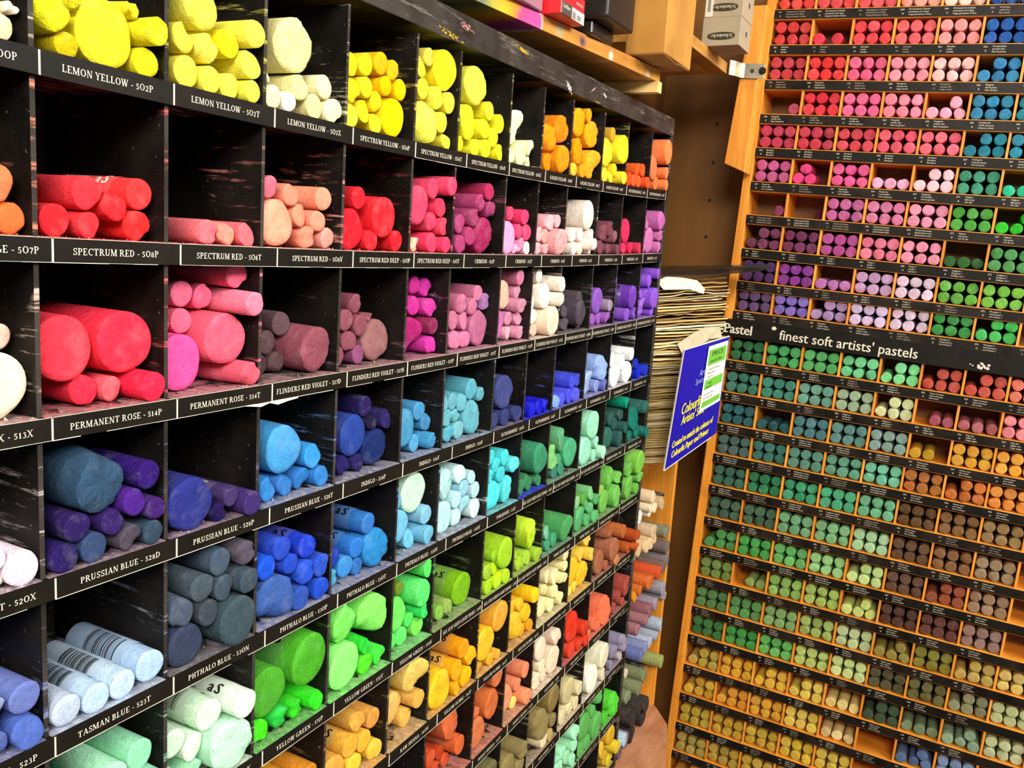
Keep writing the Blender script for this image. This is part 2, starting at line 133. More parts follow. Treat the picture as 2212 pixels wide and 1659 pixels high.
 (9,11): [(9346,-6622,196,0,80,208,48,0), (9051,-6719,105,10,80,208,48,0)],
 (10,11): [(9322,-7132,160,-10,220,176,48,0), (9444,-7371,106,-80,236,208,48,0), (9030,-7254,142,10,220,176,48,0), (9390,-7585,112,0,236,212,48,0), (8992,-7584,121,110,184,144,48,0), (9196,-7456,117,10,220,176,48,0)],
}
BIN = [
 [(11012,-3794,121,50,200,168,128,0), (10493,-3568,112,50,240,216,176,0), (10779,-3823,92,50,240,220,184,0), (10511,-3802,118,50,248,236,220,0), (10030,-3799,117,50,252,244,228,0), (10337,-3713,75,50,240,220,184,0)],
 [(10859,-4260,125,50,216,184,144,0), (11009,-4423,93,50,228,192,144,0), (11398,-4399,118,50,140,136,112,0), (10649,-4404,113,50,228,192,144,0), (10366,-4362,110,50,228,192,144,0), (10161,-4399,95,50,228,192,144,0), (9986,-4435,81,50,228,192,144,0)],
 [(11835,-4821,123,50,128,112,104,0), (11854,-5071,125,50,136,120,120,0), (11543,-5082,113,50,120,96,88,0), (11175,-5071,125,50,216,80,40,0), (10664,-5072,123,50,216,100,40,0), (10318,-5104,92,50,216,112,40,0), (10036,-5105,90,50,216,128,32,0), (10967,-5115,81,50,200,88,40,0)],
 [(11769,-5563,125,50,160,152,160,0), (11914,-5743,103,50,160,152,160,0), (11396,-5727,120,50,160,144,160,0), (11066,-5720,125,50,152,96,104,0), (10695,-5747,100,50,160,108,112,0), (10246,-5743,103,50,168,112,120,0)],
 [(11711,-6219,125,50,176,184,200,0), (11563,-6383,93,50,176,184,200,0), (11230,-6369,106,50,184,192,216,0), (10943,-6357,120,50,136,144,184,0), (10644,-6359,118,50,112,120,176,0), (9935,-6378,78,50,216,200,176,0)],
 [(11894,-6992,125,50,160,168,96,0), (11203,-6992,125,50,128,136,96,0), (10722,-6990,125,50,128,136,96,0), (10342,-6998,118,50,132,140,104,0)],
 [(11230,-7522,146,50,68,60,56,0), (10107,-7613,117,50,192,220,232,0), (9902,-7589,87,50,192,220,232,0), (10931,-7452,150,50,64,56,52,0), (10635,-7514,150,50,64,56,52,0), (11273,-7817,150,50,56,48,48,0), (10338,-7761,147,50,128,112,124,0), (10087,-7849,117,50,112,96,104,0), (10644,-7816,150,50,56,48,48,0)],
]

DIV = [-.004,.075,.151,.232,.318,.384,.478,.549,.621,.713,.794,.885]
END_X0, END_X1 = .9565, .968
def shelf_z(r, u):
    a, b, c = SHELF[r]; return (a*u+b)*u+c
TOPZ = .196
# ------------------------------------------------------------------ helpers
def lin(h):
    if isinstance(h, str):
        c = [int(h[i:i+2], 16)/255 for i in (0, 2, 4)]
    else: c = h
    return tuple(x/12.92 if x <= .04045 else ((x+.055)/1.055)**2.4 for x in c[:3])
def obj(name, bm, mat=None, parent=None, smooth=False):
    me = bpy.data.meshes.new(name); bm.to_mesh(me); bm.free()
    o = bpy.data.objects.new(name, me); COL.objects.link(o)
    if mat:
        for m in (mat if isinstance(mat, (list, tuple)) else [mat]): me.materials.append(m)
    if smooth:
        me.polygons.foreach_set('use_smooth', [True]*len(me.polygons))
    if parent: o.parent = parent
    return o
def empty(name, loc=(0,0,0), mat=None):
    o = bpy.data.objects.new(name, None); COL.objects.link(o); o.empty_display_size = .02
    if mat is not None: o.matrix_world = mat
    else: o.location = loc
    return o
def tag(o, label, cat=None, group=None, kind=None):
    if label: o['label'] = label
    if cat: o['category'] = cat
    if group: o['group'] = group
    if kind: o['kind'] = kind
    return o
def box(bm, x0, x1, y0, y1, z0, z1, M=None, mi=0):
    vs = [Vector((x, y, z)) for x in (x0, x1) for y in (y0, y1) for z in (z0, z1)]
    if M is not None: vs = [M @ v for v in vs]
    v = [bm.verts.new(p) for p in vs]
    for f in ((0,1,3,2),(4,6,7,5),(0,4,5,1),(2,3,7,6),(0,2,6,4),(1,5,7,3)):
        fc = bm.faces.new([v[i] for i in f]); fc.material_index = mi
    return v
def quadbox(bm, P, d, mi=0):
    """slab: polygon P (list of Vectors), extruded by vector d"""
    a = [bm.verts.new(p) for p in P]; b = [bm.verts.new(Vector(p)+d) for p in P]; n = len(P)
    fs = [bm.faces.new(a[::-1]), bm.faces.new(b)]
    for i in range(n): fs.append(bm.faces.new([a[i], a[(i+1) % n], b[(i+1) % n], b[i]]))
    for f in fs: f.material_index = mi
    bmesh.ops.recalc_face_normals(bm, faces=fs)
def bevel(o, w=.001, seg=2):
    m = o.modifiers.new('bevel', 'BEVEL'); m.width = w; m.segments = seg; m.limit_method = 'ANGLE'; return o
# ------------------------------------------------------------------ materials
def newmat(name):
    m = bpy.data.materials.new(name); m.use_nodes = True
    return m, m.node_tree, m.node_tree.nodes, m.node_tree.links, m.node_tree.nodes['Principled BSDF']
def noise(N, L, scale, detail=3, vec=None, rough=.6):
    n = N.new('ShaderNodeTexNoise'); n.inputs['Scale'].default_value = scale; n.inputs['Detail'].default_value = detail
    n.inputs['Roughness'].default_value = rough
    if vec: L.new(vec, n.inputs['Vector'])
    return n
def ramp(N, L, src, stops):
    r = N.new('ShaderNodeValToRGB'); L.new(src, r.inputs[0]); e = r.color_ramp.elements
    e[0].position, e[0].color = stops[0][0], (*stops[0][1], 1); e[1].position, e[1].color = stops[-1][0], (*stops[-1][1], 1)
    for p, c in stops[1:-1]:
        x = e.new(p); x.color = (*c, 1)
    return r
def mapping(N, L, scale, coord='Object', rot=(0,0,0)):
    t = N.new('ShaderNodeTexCoord'); m = N.new('ShaderNodeMapping'); m.inputs['Scale'].default_value = scale; m.inputs['Rotation'].default_value = rot
    L.new(t.outputs[coord], m.inputs[0]); return m.outputs[0]
def mix(N, L, fac, a, b, mode='MIX'):
    x = N.new('ShaderNodeMix'); x.data_type = 'RGBA'; x.blend_type = mode
    for s, v in ((x.inputs[0], fac), (x.inputs[6], a), (x.inputs[7], b)):
        if hasattr(v, 'links'): L.new(v, s)
        elif isinstance(v, (int, float)): s.default_value = v
        else: s.default_value = (*v, 1)
    return x.outputs[2]
def bump(N, L, P, src, strength, dist=.001):
    b = N.new('ShaderNodeBump'); b.inputs['Strength'].default_value = strength; b.inputs['Distance'].default_value = dist
    L.new(src, b.inputs['Height']); L.new(b.outputs[0], P.inputs['Normal'])
def plain(name, h, rough=.6, nz=.12, scale=60, metal=0):
    m, T, N, L, P = newmat(name); c = lin(h)
    n = noise(N, L, scale, 3, mapping(N, L, (1,1,1)))
    r = ramp(N, L, n.outputs[0], [(.3, tuple(x*(1-nz) for x in c)), (.7, tuple(min(1, x*(1+nz)) for x in c))])
    L.new(r.outputs[0], P.inputs['Base Color']); P.inputs['Roughness'].default_value = rough; P.inputs['Metallic'].default_value = metal
    return m
def chalk(name, attr):
    """powdery chalk, the hue comes from the object colour or from a colour attribute"""
    m, T, N, L, P = newmat(name)
    if attr:
        a = N.new('ShaderNodeVertexColor'); a.layer_name = 'Col'; src = a.outputs[0]
    else:
        a = N.new('ShaderNodeObjectInfo'); src = a.outputs['Color']
    # sticks share meshes of unit radius, the merged ones are in metres
    v = mapping(N, L, (1, 1, 1) if attr else (1, 6.5, 1), 'Object'); k = 110 if attr else 1
    if not attr:
        ad = N.new('ShaderNodeVectorMath'); ad.operation = 'ADD'; L.new(v, ad.inputs[0]); rn = N.new('ShaderNodeMath'); rn.operation = 'MULTIPLY'
        L.new(a.outputs['Random'], rn.inputs[0]); rn.inputs[1].default_value = 40; L.new(rn.outputs[0], ad.inputs[1]); v = ad.outputs[0]
    n1 = noise(N, L, 2.2*k, 5, v, .65); n2 = noise(N, L, 9*k, 3, v); n3 = noise(N, L, 1.0*k, 3, v)
    r1 = ramp(N, L, n1.outputs[0], [(.28, (.74,)*3), (.6, (1.0,)*3)])
    c = mix(N, L, 1.0, src, r1.outputs[0], 'MULTIPLY')
    r2 = ramp(N, L, n2.outputs[0], [(.31, (.35,)*3), (.37, (1,)*3)])
    c = mix(N, L, .7, c, mix(N, L, 1.0, c, r2.outputs[0], 'MULTIPLY'))
    r3 = ramp(N, L, n3.outputs[0], [(.54, (0,)*3), (.80, (.06,)*3)])
    c = mix(N, L, r3.outputs[0], c, (1, .97, .93))
    L.new(c, P.inputs['Base Color']); P.inputs['Roughness'].default_value = .95
    P.inputs['Specular IOR Level'].default_value = .12
    mx = N.new('ShaderNodeMath'); mx.operation = 'ADD'; L.new(n1.outputs[0], mx.inputs[0]); L.new(n2.outputs[0], mx.inputs[1])
    bump(N, L, P, mx.outputs[0], .5, .0014)
    return m
CHALK = chalk('chalk', False); CHALK_A = chalk('chalk_mixed', True)
def black_wood():
    m, T, N, L, P = newmat('black_painted_wood')
    a = N.new('ShaderNodeVertexColor'); a.layer_name = 'Col'
    v = mapping(N, L, (1, 1, 1)); vs = mapping(N, L, (9, 9, 90), rot=(.1, .15, 0))
    n0 = noise(N, L, 30, 4, v); base = ramp(N, L, n0.outputs[0], [(.35, (.0035, .003, .0025)), (.7, (.014, .011, .009))])
    n1 = noise(N, L, 2.2, 5, vs, .7); msk = ramp(N, L, n1.outputs[0], [(.56, (0,)*3), (.66, (.8,)*3)])
    n2 = noise(N, L, 14, 3, v); m2 = ramp(N, L, n2.outputs[0], [(.52, (0,)*3), (.66, (1,)*3)])
    mm = mix(N, L, 1.0, msk.outputs[0], m2.outputs[0], 'MULTIPLY')
    dust = mix(N, L, .3, a.outputs[0], (.35, .33, .31))
    c = mix(N, L, mm, base.outputs[0], dust)
    n3 = noise(N, L, 260, 2, v); m3 = ramp(N, L, n3.outputs[0], [(.70, (0,)*3), (.76, (.5,)*3)])
    c = mix(N, L, m3.outputs[0], c, (.30, .28, .27))
    geo = N.new('ShaderNodeNewGeometry'); sx = N.new('ShaderNodeSeparateXYZ'); L.new(geo.outputs['Normal'], sx.inputs[0])
    ed = N.new('ShaderNodeMath'); ed.operation = 'LESS_THAN'; L.new(sx.outputs[1], ed.inputs[0]); ed.inputs[1].default_value = -.9
    wn = ramp(N, L, n2.outputs[0], [(.35, (.014, .011, .009)), (.6, (.05, .042, .035))])
    c = mix(N, L, ed.outputs[0], c, mix(N, L, msk.outputs[0], wn.outputs[0], dust))
    L.new(c, P.inputs['Base Color']); P.inputs['Roughness'].default_value = .45; P.inputs['Specular IOR Level'].default_value = .22
    bump(N, L, P, n1.outputs[0], .15)
    return m
BLACK = black_wood()
def shelf_mat():
    m, T, N, L, P = newmat('dusty_black_shelf')
    a = N.new('ShaderNodeVertexColor'); a.layer_name = 'Col'
    v = mapping(N, L, (1, 1, 1)); n = noise(N, L, 55, 5, v, .7)
    g = ramp(N, L, n.outputs[0], [(.42, (0,)*3), (.62, (.85,)*3)])
    geo = N.new('ShaderNodeNewGeometry'); sx = N.new('ShaderNodeSeparateXYZ'); L.new(geo.outputs['Normal'], sx.inputs[0])
    up_ = ramp(N, L, sx.outputs[2], [(.5, (0,)*3), (.9, (1,)*3)])
    f = mix(N, L, 1.0, g.outputs[0], up_.outputs[0], 'MULTIPLY')
    n4 = noise(N, L, 3, 5, mapping(N, L, (10, 60, 10)), .7); g4 = ramp(N, L, n4.outputs[0], [(.52, (0,)*3), (.66, (.7,)*3)])
    dn = ramp(N, L, sx.outputs[2], [(.0, (1,)*3), (.3, (0,)*3)])
    f = mix(N, L, 1.0, f, mix(N, L, 1.0, g4.outputs[0], dn.outputs[0], 'MULTIPLY'), 'ADD')
    dc = mix(N, L, .4, a.outputs[0], (.5, .42, .40))
    c = mix(N, L, f, (.006, .005, .0045), dc)
    L.new(c, P.inputs['Base Color']); P.inputs['Roughness'].default_value = .6
    return m
SHELFM = shelf_mat()
def wood(name, c0, c1, c2, axis=(60, 60, 5), rough=.5, dirt=.35):
    m, T, N, L, P = newmat(name)
    v = mapping(N, L, axis); n = noise(N, L, 1.0, 6, v, .65); w = N.new('ShaderNodeTexWave'); w.inputs['Scale'].default_value = .35
    w.inputs['Distortion'].default_value = 5; w.inputs['Detail'].default_value = 3; L.new(v, w.inputs[0])
    r = ramp(N, L, n.outputs[0], [(.25, lin(c0)), (.5, lin(c1)), (.75, lin(c2))])
    rw = ramp(N, L, w.outputs[0], [(0, (.78,)*3), (.5, (1,)*3)])
    c = mix(N, L, .6, r.outputs[0], mix(N, L, 1.0, r.outputs[0], rw.outputs[0], 'MULTIPLY'))
    d = noise(N, L, 22, 4, mapping(N, L, (1,1,1))); dr = ramp(N, L, d.outputs[0], [(.55, (0,)*3), (.75, (dirt,)*3)])
    c = mix(N, L, dr.outputs[0], c, lin('5A3010'))
    L.new(c, P.inputs['Base Color']); P.inputs['Roughness'].default_value = rough
    bump(N, L, P, n.outputs[0], .12)
    return m
WOOD_R = wood('orange_pine', 'D07C1C', 'F0982C', 'FFB84C', (70, 70, 6))
WOOD_H = wood('orange_pine_across', 'C4741C', 'E8942C', 'FCB44C', (6, 6, 70))
PLANK = wood('raw_pine', 'A0641C', 'C48A3C', 'D8A458', (5, 60, 60), dirt=.5)
PLY = wood('brown_plywood', '5A3408', '6E4410', '805218', (12, 12, 3), .6, .3)
STRIP = plain('black_label_strip', '16120C', .5, .45, 25)
STRIP2 = plain('worn_black_label_strip', '201812', .45, .8, 30)
for m_ in (STRIP, STRIP2): m_.node_tree.nodes['Principled BSDF'].inputs['Specular IOR Level'].default_value = .2
INK = plain('cream_print', 'E4DCC6', .6, .05); INK.name = 'cream_print'
INKD = plain('faded_print', 'B4A894', .6, .15)
DARK = plain('dark_print', '181414', .5, .1)
# ------------------------------------------------------------------ a small serif alphabet for the printed labels
TH, TN = .155, .07
def g_poly(out, pts): out.append([(float(a), float(b)) for a, b in pts])
def gV(o, x, y0=0., y1=1., w=TH, ser='bt'):
    g_poly(o, [(x, y0), (x+w, y0), (x+w, y1), (x, y1)])
    if 'b' in ser: g_poly(o, [(x-.09, y0), (x+w+.09, y0), (x+w+.09, y0+.05), (x-.09, y0+.05)])
    if 't' in ser: g_poly(o, [(x-.09, y1-.05), (x+w+.09, y1-.05), (x+w+.09, y1), (x-.09, y1)])
def gH(o, x0, x1, y, w=TN): g_poly(o, [(x0, y-w/2), (x1, y-w/2), (x1, y+w/2), (x0, y+w/2)])
def gD(o, x0, y0, x1, y1, w): g_poly(o, [(x0-w/2, y0), (x0+w/2, y0), (x1+w/2, y1), (x1-w/2, y1)])
def gS(o, x, y, w=.3): g_poly(o, [(x-w/2, y), (x+w/2, y), (x+w/2, y+.05), (x-w/2, y+.05)])
def gR(o, cx, cy, rx, ry, a0=0, a1=360, n=14, tx=TH, ty=TN):
    for i in range(n):
        a, b = (math.radians(a0+(a1-a0)*k/n) for k in (i, i+1))
        g_poly(o, [(cx+rx*math.cos(a), cy+ry*math.sin(a)), (cx+rx*math.cos(b), cy+ry*math.sin(b)),
                   (cx+(rx-tx)*math.cos(b), cy+(ry-ty)*math.sin(b)), (cx+(rx-tx)*math.cos(a), cy+(ry-ty)*math.sin(a))])
GL = {}
def glyph(ch):
    if ch in GL: return GL[ch]
    o = []; w = .7
    if ch == 'A': gD(o,.12,0,.40,1,TN); gD(o,.72,0,.42,1,TH); gH(o,.2,.62,.32); gS(o,.12,0); gS(o,.72,0,.34); w=.84
    elif ch == 'B': gV(o,.09,ser=''); gR(o,.3,.75,.32,.25,-90,90,8); gR(o,.3,.26,.38,.27,-90,90,8); gH(o,0,.3,.965); gH(o,.1,.3,.5); gH(o,0,.3,.035); w=.74
    elif ch == 'C': gR(o,.45,.5,.42,.5,50,310,14); gV(o,.72,.68,1,.06,''); w=.82
    elif ch == 'D': gV(o,.09,ser=''); gR(o,.28,.5,.5,.5,-90,90,10); gH(o,0,.3,.965); gH(o,0,.3,.035); w=.86
    elif ch == 'E': gV(o,.09,ser=''); gH(o,0,.62,.965); gH(o,.2,.5,.5); gH(o,0,.64,.035); gV(o,.57,.78,1,.05,''); gV(o,.59,0,.25,.05,''); w=.7
    elif ch == 'F': gV(o,.09,ser='b'); gH(o,0,.62,.965); gH(o,.2,.5,.5); gV(o,.57,.75,1,.05,''); w=.66
    elif ch == 'G': gR(o,.45,.5,.42,.5,50,320,14); gV(o,.66,0.04,.42,TH,'t'); w=.9
    elif ch == 'H': gV(o,.09); gV(o,.58); gH(o,.2,.6,.5); w=.86
    elif ch == 'I': gV(o,.09); w=.38
    elif ch == 'K': gV(o,.09); gD(o,.3,.42,.72,1,TN); gD(o,.75,0,.38,.55,TH); gS(o,.75,0); gS(o,.72,.95); w=.84
    elif ch == 'L': gV(o,.09); gH(o,0,.6,.035); gV(o,.56,0,.28,.05,''); w=.66
    elif ch == 'M': gV(o,.06,w=TN); gV(o,.78); gD(o,.14,1,.5,.02,TH); gD(o,.82,1,.48,.02,TN); w=1.04
    elif ch == 'N': gV(o,.1,w=TN); gV(o,.68,w=TN,ser='t'); gD(o,.14,1,.68,0,TH); w=.88
    elif ch in 'O0': gR(o,.43,.5,.41,.5); w=.88
    elif ch == 'P': gV(o,.09,ser='b'); gR(o,.3,.72,.36,.28,-90,90,8); gH(o,0,.3,.965); gH(o,.1,.3,.47); w=.7
    elif ch == 'Q': gR(o,.43,.5,.41,.5); gD(o,.75,-.2,.45,.15,TH); w=.88
    elif ch == 'R': gV(o,.09,ser='b'); gR(o,.3,.74,.34,.26,-90,90,8); gH(o,0,.3,.965); gH(o,.1,.3,.5); gD(o,.72,0,.4,.5,TH); gS(o,.76,0); w=.84
    elif ch == 'S': gR(o,.32,.73,.26,.27,20,270,9,.13); gR(o,.32,.27,.28,.27,-160,90,9,.13); gV(o,.52,.7,1,.05,''); gV(o,.04,0,.3,.05,''); w=.64
    elif ch == 'T': gV(o,.28,ser='b'); gH(o,.02,.72,.965); gV(o,.0,.75,1,.05,''); gV(o,.69,.75,1,.05,''); w=.78
    elif ch == 'U': gV(o,.08,.3,1,ser='t'); gV(o,.62,.3,1,TN,'t'); gR(o,.38,.32,.31,.32,180,360,8); w=.84
    elif ch == 'V': gD(o,.38,0,.1,1,TH); gD(o,.42,0,.66,1,TN); gS(o,.1,.95,.34); gS(o,.66,.95); w=.8
    elif ch == 'W': gD(o,.3,0,.1,1,TH); gD(o,.34,0,.55,1,TN); gD(o,.76,0,.52,1,TH); gD(o,.8,0,1.0,1,TN); gS(o,.1,.95,.34); gS(o,1.,.95); gS(o,.54,.95); w=1.14
    elif ch == 'X': gD(o,.7,0,.12,1,TH); gD(o,.1,0,.68,1,TN); gS(o,.1,0); gS(o,.7,0,.34); gS(o,.12,.95,.34); gS(o,.68,.95); w=.84
    elif ch == 'Y': gV(o,.3,0,.45,ser='b'); gD(o,.39,.42,.1,1,TH); gD(o,.4,.42,.66,1,TN); gS(o,.1,.95,.34); gS(o,.66,.95); w=.78
    elif ch == '-': gH(o,.08,.36,.36,.10); w=.45
    elif ch == '.': gV(o,.05,0,.14,.15,''); w=.26
    elif ch == '(': gR(o,.4,.4,.3,.62,120,240,6,.08,.02); w=.34
    elif ch == ')': gR(o,-.05,.4,.3,.62,-60,60,6,.08,.02); w=.34
    elif ch == '1': gV(o,.16,0,.82,ser='b'); gD(o,.12,.66,.22,.82,.1); w=.5
    elif ch == '2': gR(o,.28,.58,.25,.26,-20,170,8,.14); gD(o,.1,.06,.46,.5,.12); gH(o,.04,.52,.06,.12); w=.6
    elif ch == '3': gR(o,.24,.62,.22,.2,-90,150,8,.12); gR(o,.24,.2,.26,.24,-150,90,8,.13); w=.56
    elif ch == '4': gV(o,.3,0,.82,.14,''); gD(o,.06,.26,.38,.82,.07); gH(o,.02,.54,.25,.09); w=.6
    elif ch == '5': gR(o,.24,.25,.26,.27,-150,110,9,.13); gV(o,.08,.42,.82,.07,''); gH(o,.08,.46,.77,.12); w=.56
    elif ch == '6': gR(o,.28,.26,.25,.27,0,360,10,.12); gR(o,.42,.34,.4,.5,110,190,6,.12); w=.6
    elif ch == '7': gH(o,.02,.5,.76,.13); gD(o,.2,0,.46,.72,.12); w=.54
    elif ch == '8': gR(o,.27,.6,.21,.22,0,360,10,.1); gR(o,.27,.21,.25,.23,0,360,10,.12); w=.58
    GL[ch] = (o, w); return GL[ch]
def serif_text(bm, s, x0, x1, z0, h, put, small_after='-'):
    """letters between x0 and x1 on the line z0; put(x, z) -> point"""
    tot = 0; seq = []
    cut = s.rfind(small_after) if small_after in s else len(s)
    for i, ch in enumerate(s):
        k = .98 if i > cut and ch.isdigit() else 1.0
        if ch == ' ': seq.append((None, .34, k)); tot += .34; continue
        g, w = glyph(ch); seq.append((g, w*k+.1, k)); tot += w*k+.1
    sx = (x1-x0)/tot; sx = min(sx, h*1.05); x = (x0+x1)/2-sx*tot/2
    for g, w, k in seq:
        if g:
            for n, poly in enumerate(g):
                try: bm.faces.new([bm.verts.new(put(x+px*k*sx, z0+pz*k*h, n*2e-6)) for px, pz in poly])
                except ValueError: pass
        x += w*sx
_tc = {}
def sans_polys(s):
    """outline mesh of a string in the built-in typeface, height about 1"""
    if s in _tc: return _tc[s]
    cu = bpy.data.curves.new('t', 'FONT'); cu.body = s; cu.resolution_u = 2; cu.size = 1
    o = bpy.data.objects.new('t', cu); COL.objects.link(o)
    dg = bpy.context.evaluated_depsgraph_get(); me = bpy.data.meshes.new_from_object(o.evaluated_get(dg))
    v = [(p.co.x, p.co.y) for p in me.vertices]; f = [tuple(p.vertices) for p in me.polygons]
    bpy.data.objects.remove(o); bpy.data.curves.remove(cu); bpy.data.meshes.remove(me)
    _tc[s] = (v, f); return _tc[s]
def sans_text(bm, s, put, mi=0):
    v, f = sans_polys(s); vs = [bm.verts.new(put(x, y)) for x, y in v]
    for q in f:
        try: fc = bm.faces.new([vs[i] for i in q]); fc.material_index = mi
        except ValueError: pass
    return max([x for x, y in v] or [0])
# ================================================================== THE BLACK RACK
RACK = empty('display_rack', (0, 0, -.80))
tag(RACK, 'black painted wooden rack of square bins with printed white-on-black shelf labels', 'display rack')
def R(name, bm, mat, smooth=False, parent=None):
    o = obj(name, bm, mat, None, smooth)
    par = parent or RACK; o.parent = par; o.matrix_parent_inverse = Matrix.Translation((0, 0, .80)) if par is RACK else Matrix.Identity(4)
    return o
def parse(s):
    out = []
    for a, b, c, d, cr, cg, cb, fl in s:
        out.append((a/1e4, b/1e4, c/1e4, d/1e4, '%02X%02X%02X' % (cr, cg, cb), ('', 'w', 'b')[fl]))
    return out
LEFTP = {k: parse(v) for k, v in LEFT.items()}
def comp_color(r, c):
    L = LEFTP.get((r, c))
    if not L: return (.05, .05, .05)
    s = [lin(x[4]) for x in L]; return tuple(sum(q[i] for q in s)/len(s) for i in range(3))
def paint(o, fn):
    me = o.data; ca = me.color_attributes.new('Col', 'FLOAT_COLOR', 'CORNER')
    for p in me.polygons:
        for li in p.loop_indices:
            co = me.vertices[me.loops[li].vertex_index].co
            ca.data[li].color = (*fn(co, p), 1)
EDGES = [-.085]+DIV+[END_X0]
def col_at(x):
    c = -1
    for i, d in enumerate(DIV):
        if x > d: c = i
    return c
def row_at(z, x):
    r = 0
    while r < 10 and z < shelf_z(r, x)-.004: r += 1
    return r
DEPTH = .105
bm = bmesh.new(); box(bm, -.17, END_X1, DEPTH, DEPTH+.008, -.80, .221); o = R('back_panel', bm, BLACK); paint(o, lambda co, p: (.1, .1, .1))
bm = bmesh.new(); box(bm, END_X0, END_X1, 0, DEPTH, -.80, TOPZ); o = bevel(R('end_panel', bm, BLACK)); paint(o, lambda co, p: (.15, .15, .15))
bm = bmesh.new(); box(bm, -.17, END_X1, 0, DEPTH, TOPZ, .221); o = bevel(R('top_board', bm, BLACK)); paint(o, lambda co, p: (.10, .085, .06))
bm = bmesh.new(); rs = random.Random(5)
def smear(cx, cz, lx, lz, n, mi, ang=0.):
    for i in range(n):
        a, b = rs.gauss(0, .33)*lx, rs.gauss(0, .3)*lz; w, h = rs.uniform(.0004, .0016), rs.uniform(.0002, .0007)
        x, z = cx+a*math.cos(ang)-b*math.sin(ang), cz+a*math.sin(ang)+b*math.cos(ang)
        p = [(-w, -h*.4), (-w*.2, -h), (w, -h*.2), (w*.5, h), (-w*.6, h*.8)]
        f = bm.faces.new([bm.verts.new((x+u*math.cos(ang)-v*math.sin(ang), -.00035-i*1e-6, z+u*math.sin(ang)+v*math.cos(ang))) for u, v in p]); f.material_index = mi
smear(.385, .211, .016, .004, 60, 0, -.1); smear(.49, .214, .020, .0035, 80, 1, -.12); smear(.60, .2, .012, .005, 70, 2, -.5)
smear(.665, .209, .012, .001, 30, 3, .5); smear(.70, .2085, .010, .003, 40, 2, -.4); smear(.36, .2, .03, .004, 50, 1, -.1); smear(.68, .1975, .012, .001, 20, 1)
R('paint_smudge', bm, [plain('pink_smear', 'B07870'), plain('yellow_smear', 'C8A018'), plain('white_smear', 'D8D4CC'), plain('rose_smear', 'D0A0A0')])
for i, d in enumerate([-.085]+DIV):
    bm = bmesh.new()
    z = TOPZ-.0005; top = z-(.004 if i > 3 else 0)
    zs = [top]
    for r in range(11): zs += [shelf_z(r, d)-.0061 if r < 11 else 0]
    n = 0
    pts = [top]+[shelf_z(r, d)+.0 for r in range(11)]+[-.80]
    for r in range(12):
        za = pts[r] if r == 0 else shelf_z(r-1, d)-.0062; zb = pts[r+1]+.0002 if r < 11 else -.7995
        for k in range(4): box(bm, d-.0014, d+.0014, .0022, DEPTH-.0002, zb+(za-zb)*k/4, zb+(za-zb)*(k+1)/4)
    bmesh.ops.remove_doubles(bm, verts=bm.verts, dist=1e-6)
    o = R('divider', bm, BLACK)
    paint(o, lambda co, p: comp_color(row_at(co.z, d), col_at(d+(.01 if p.normal.x > 0 else -.01))))
US = [-.17+.02*k for k in range(56)]; US = [u for u in US if u < END_X0-.004]+[END_X0-.0004]
STH = .0121
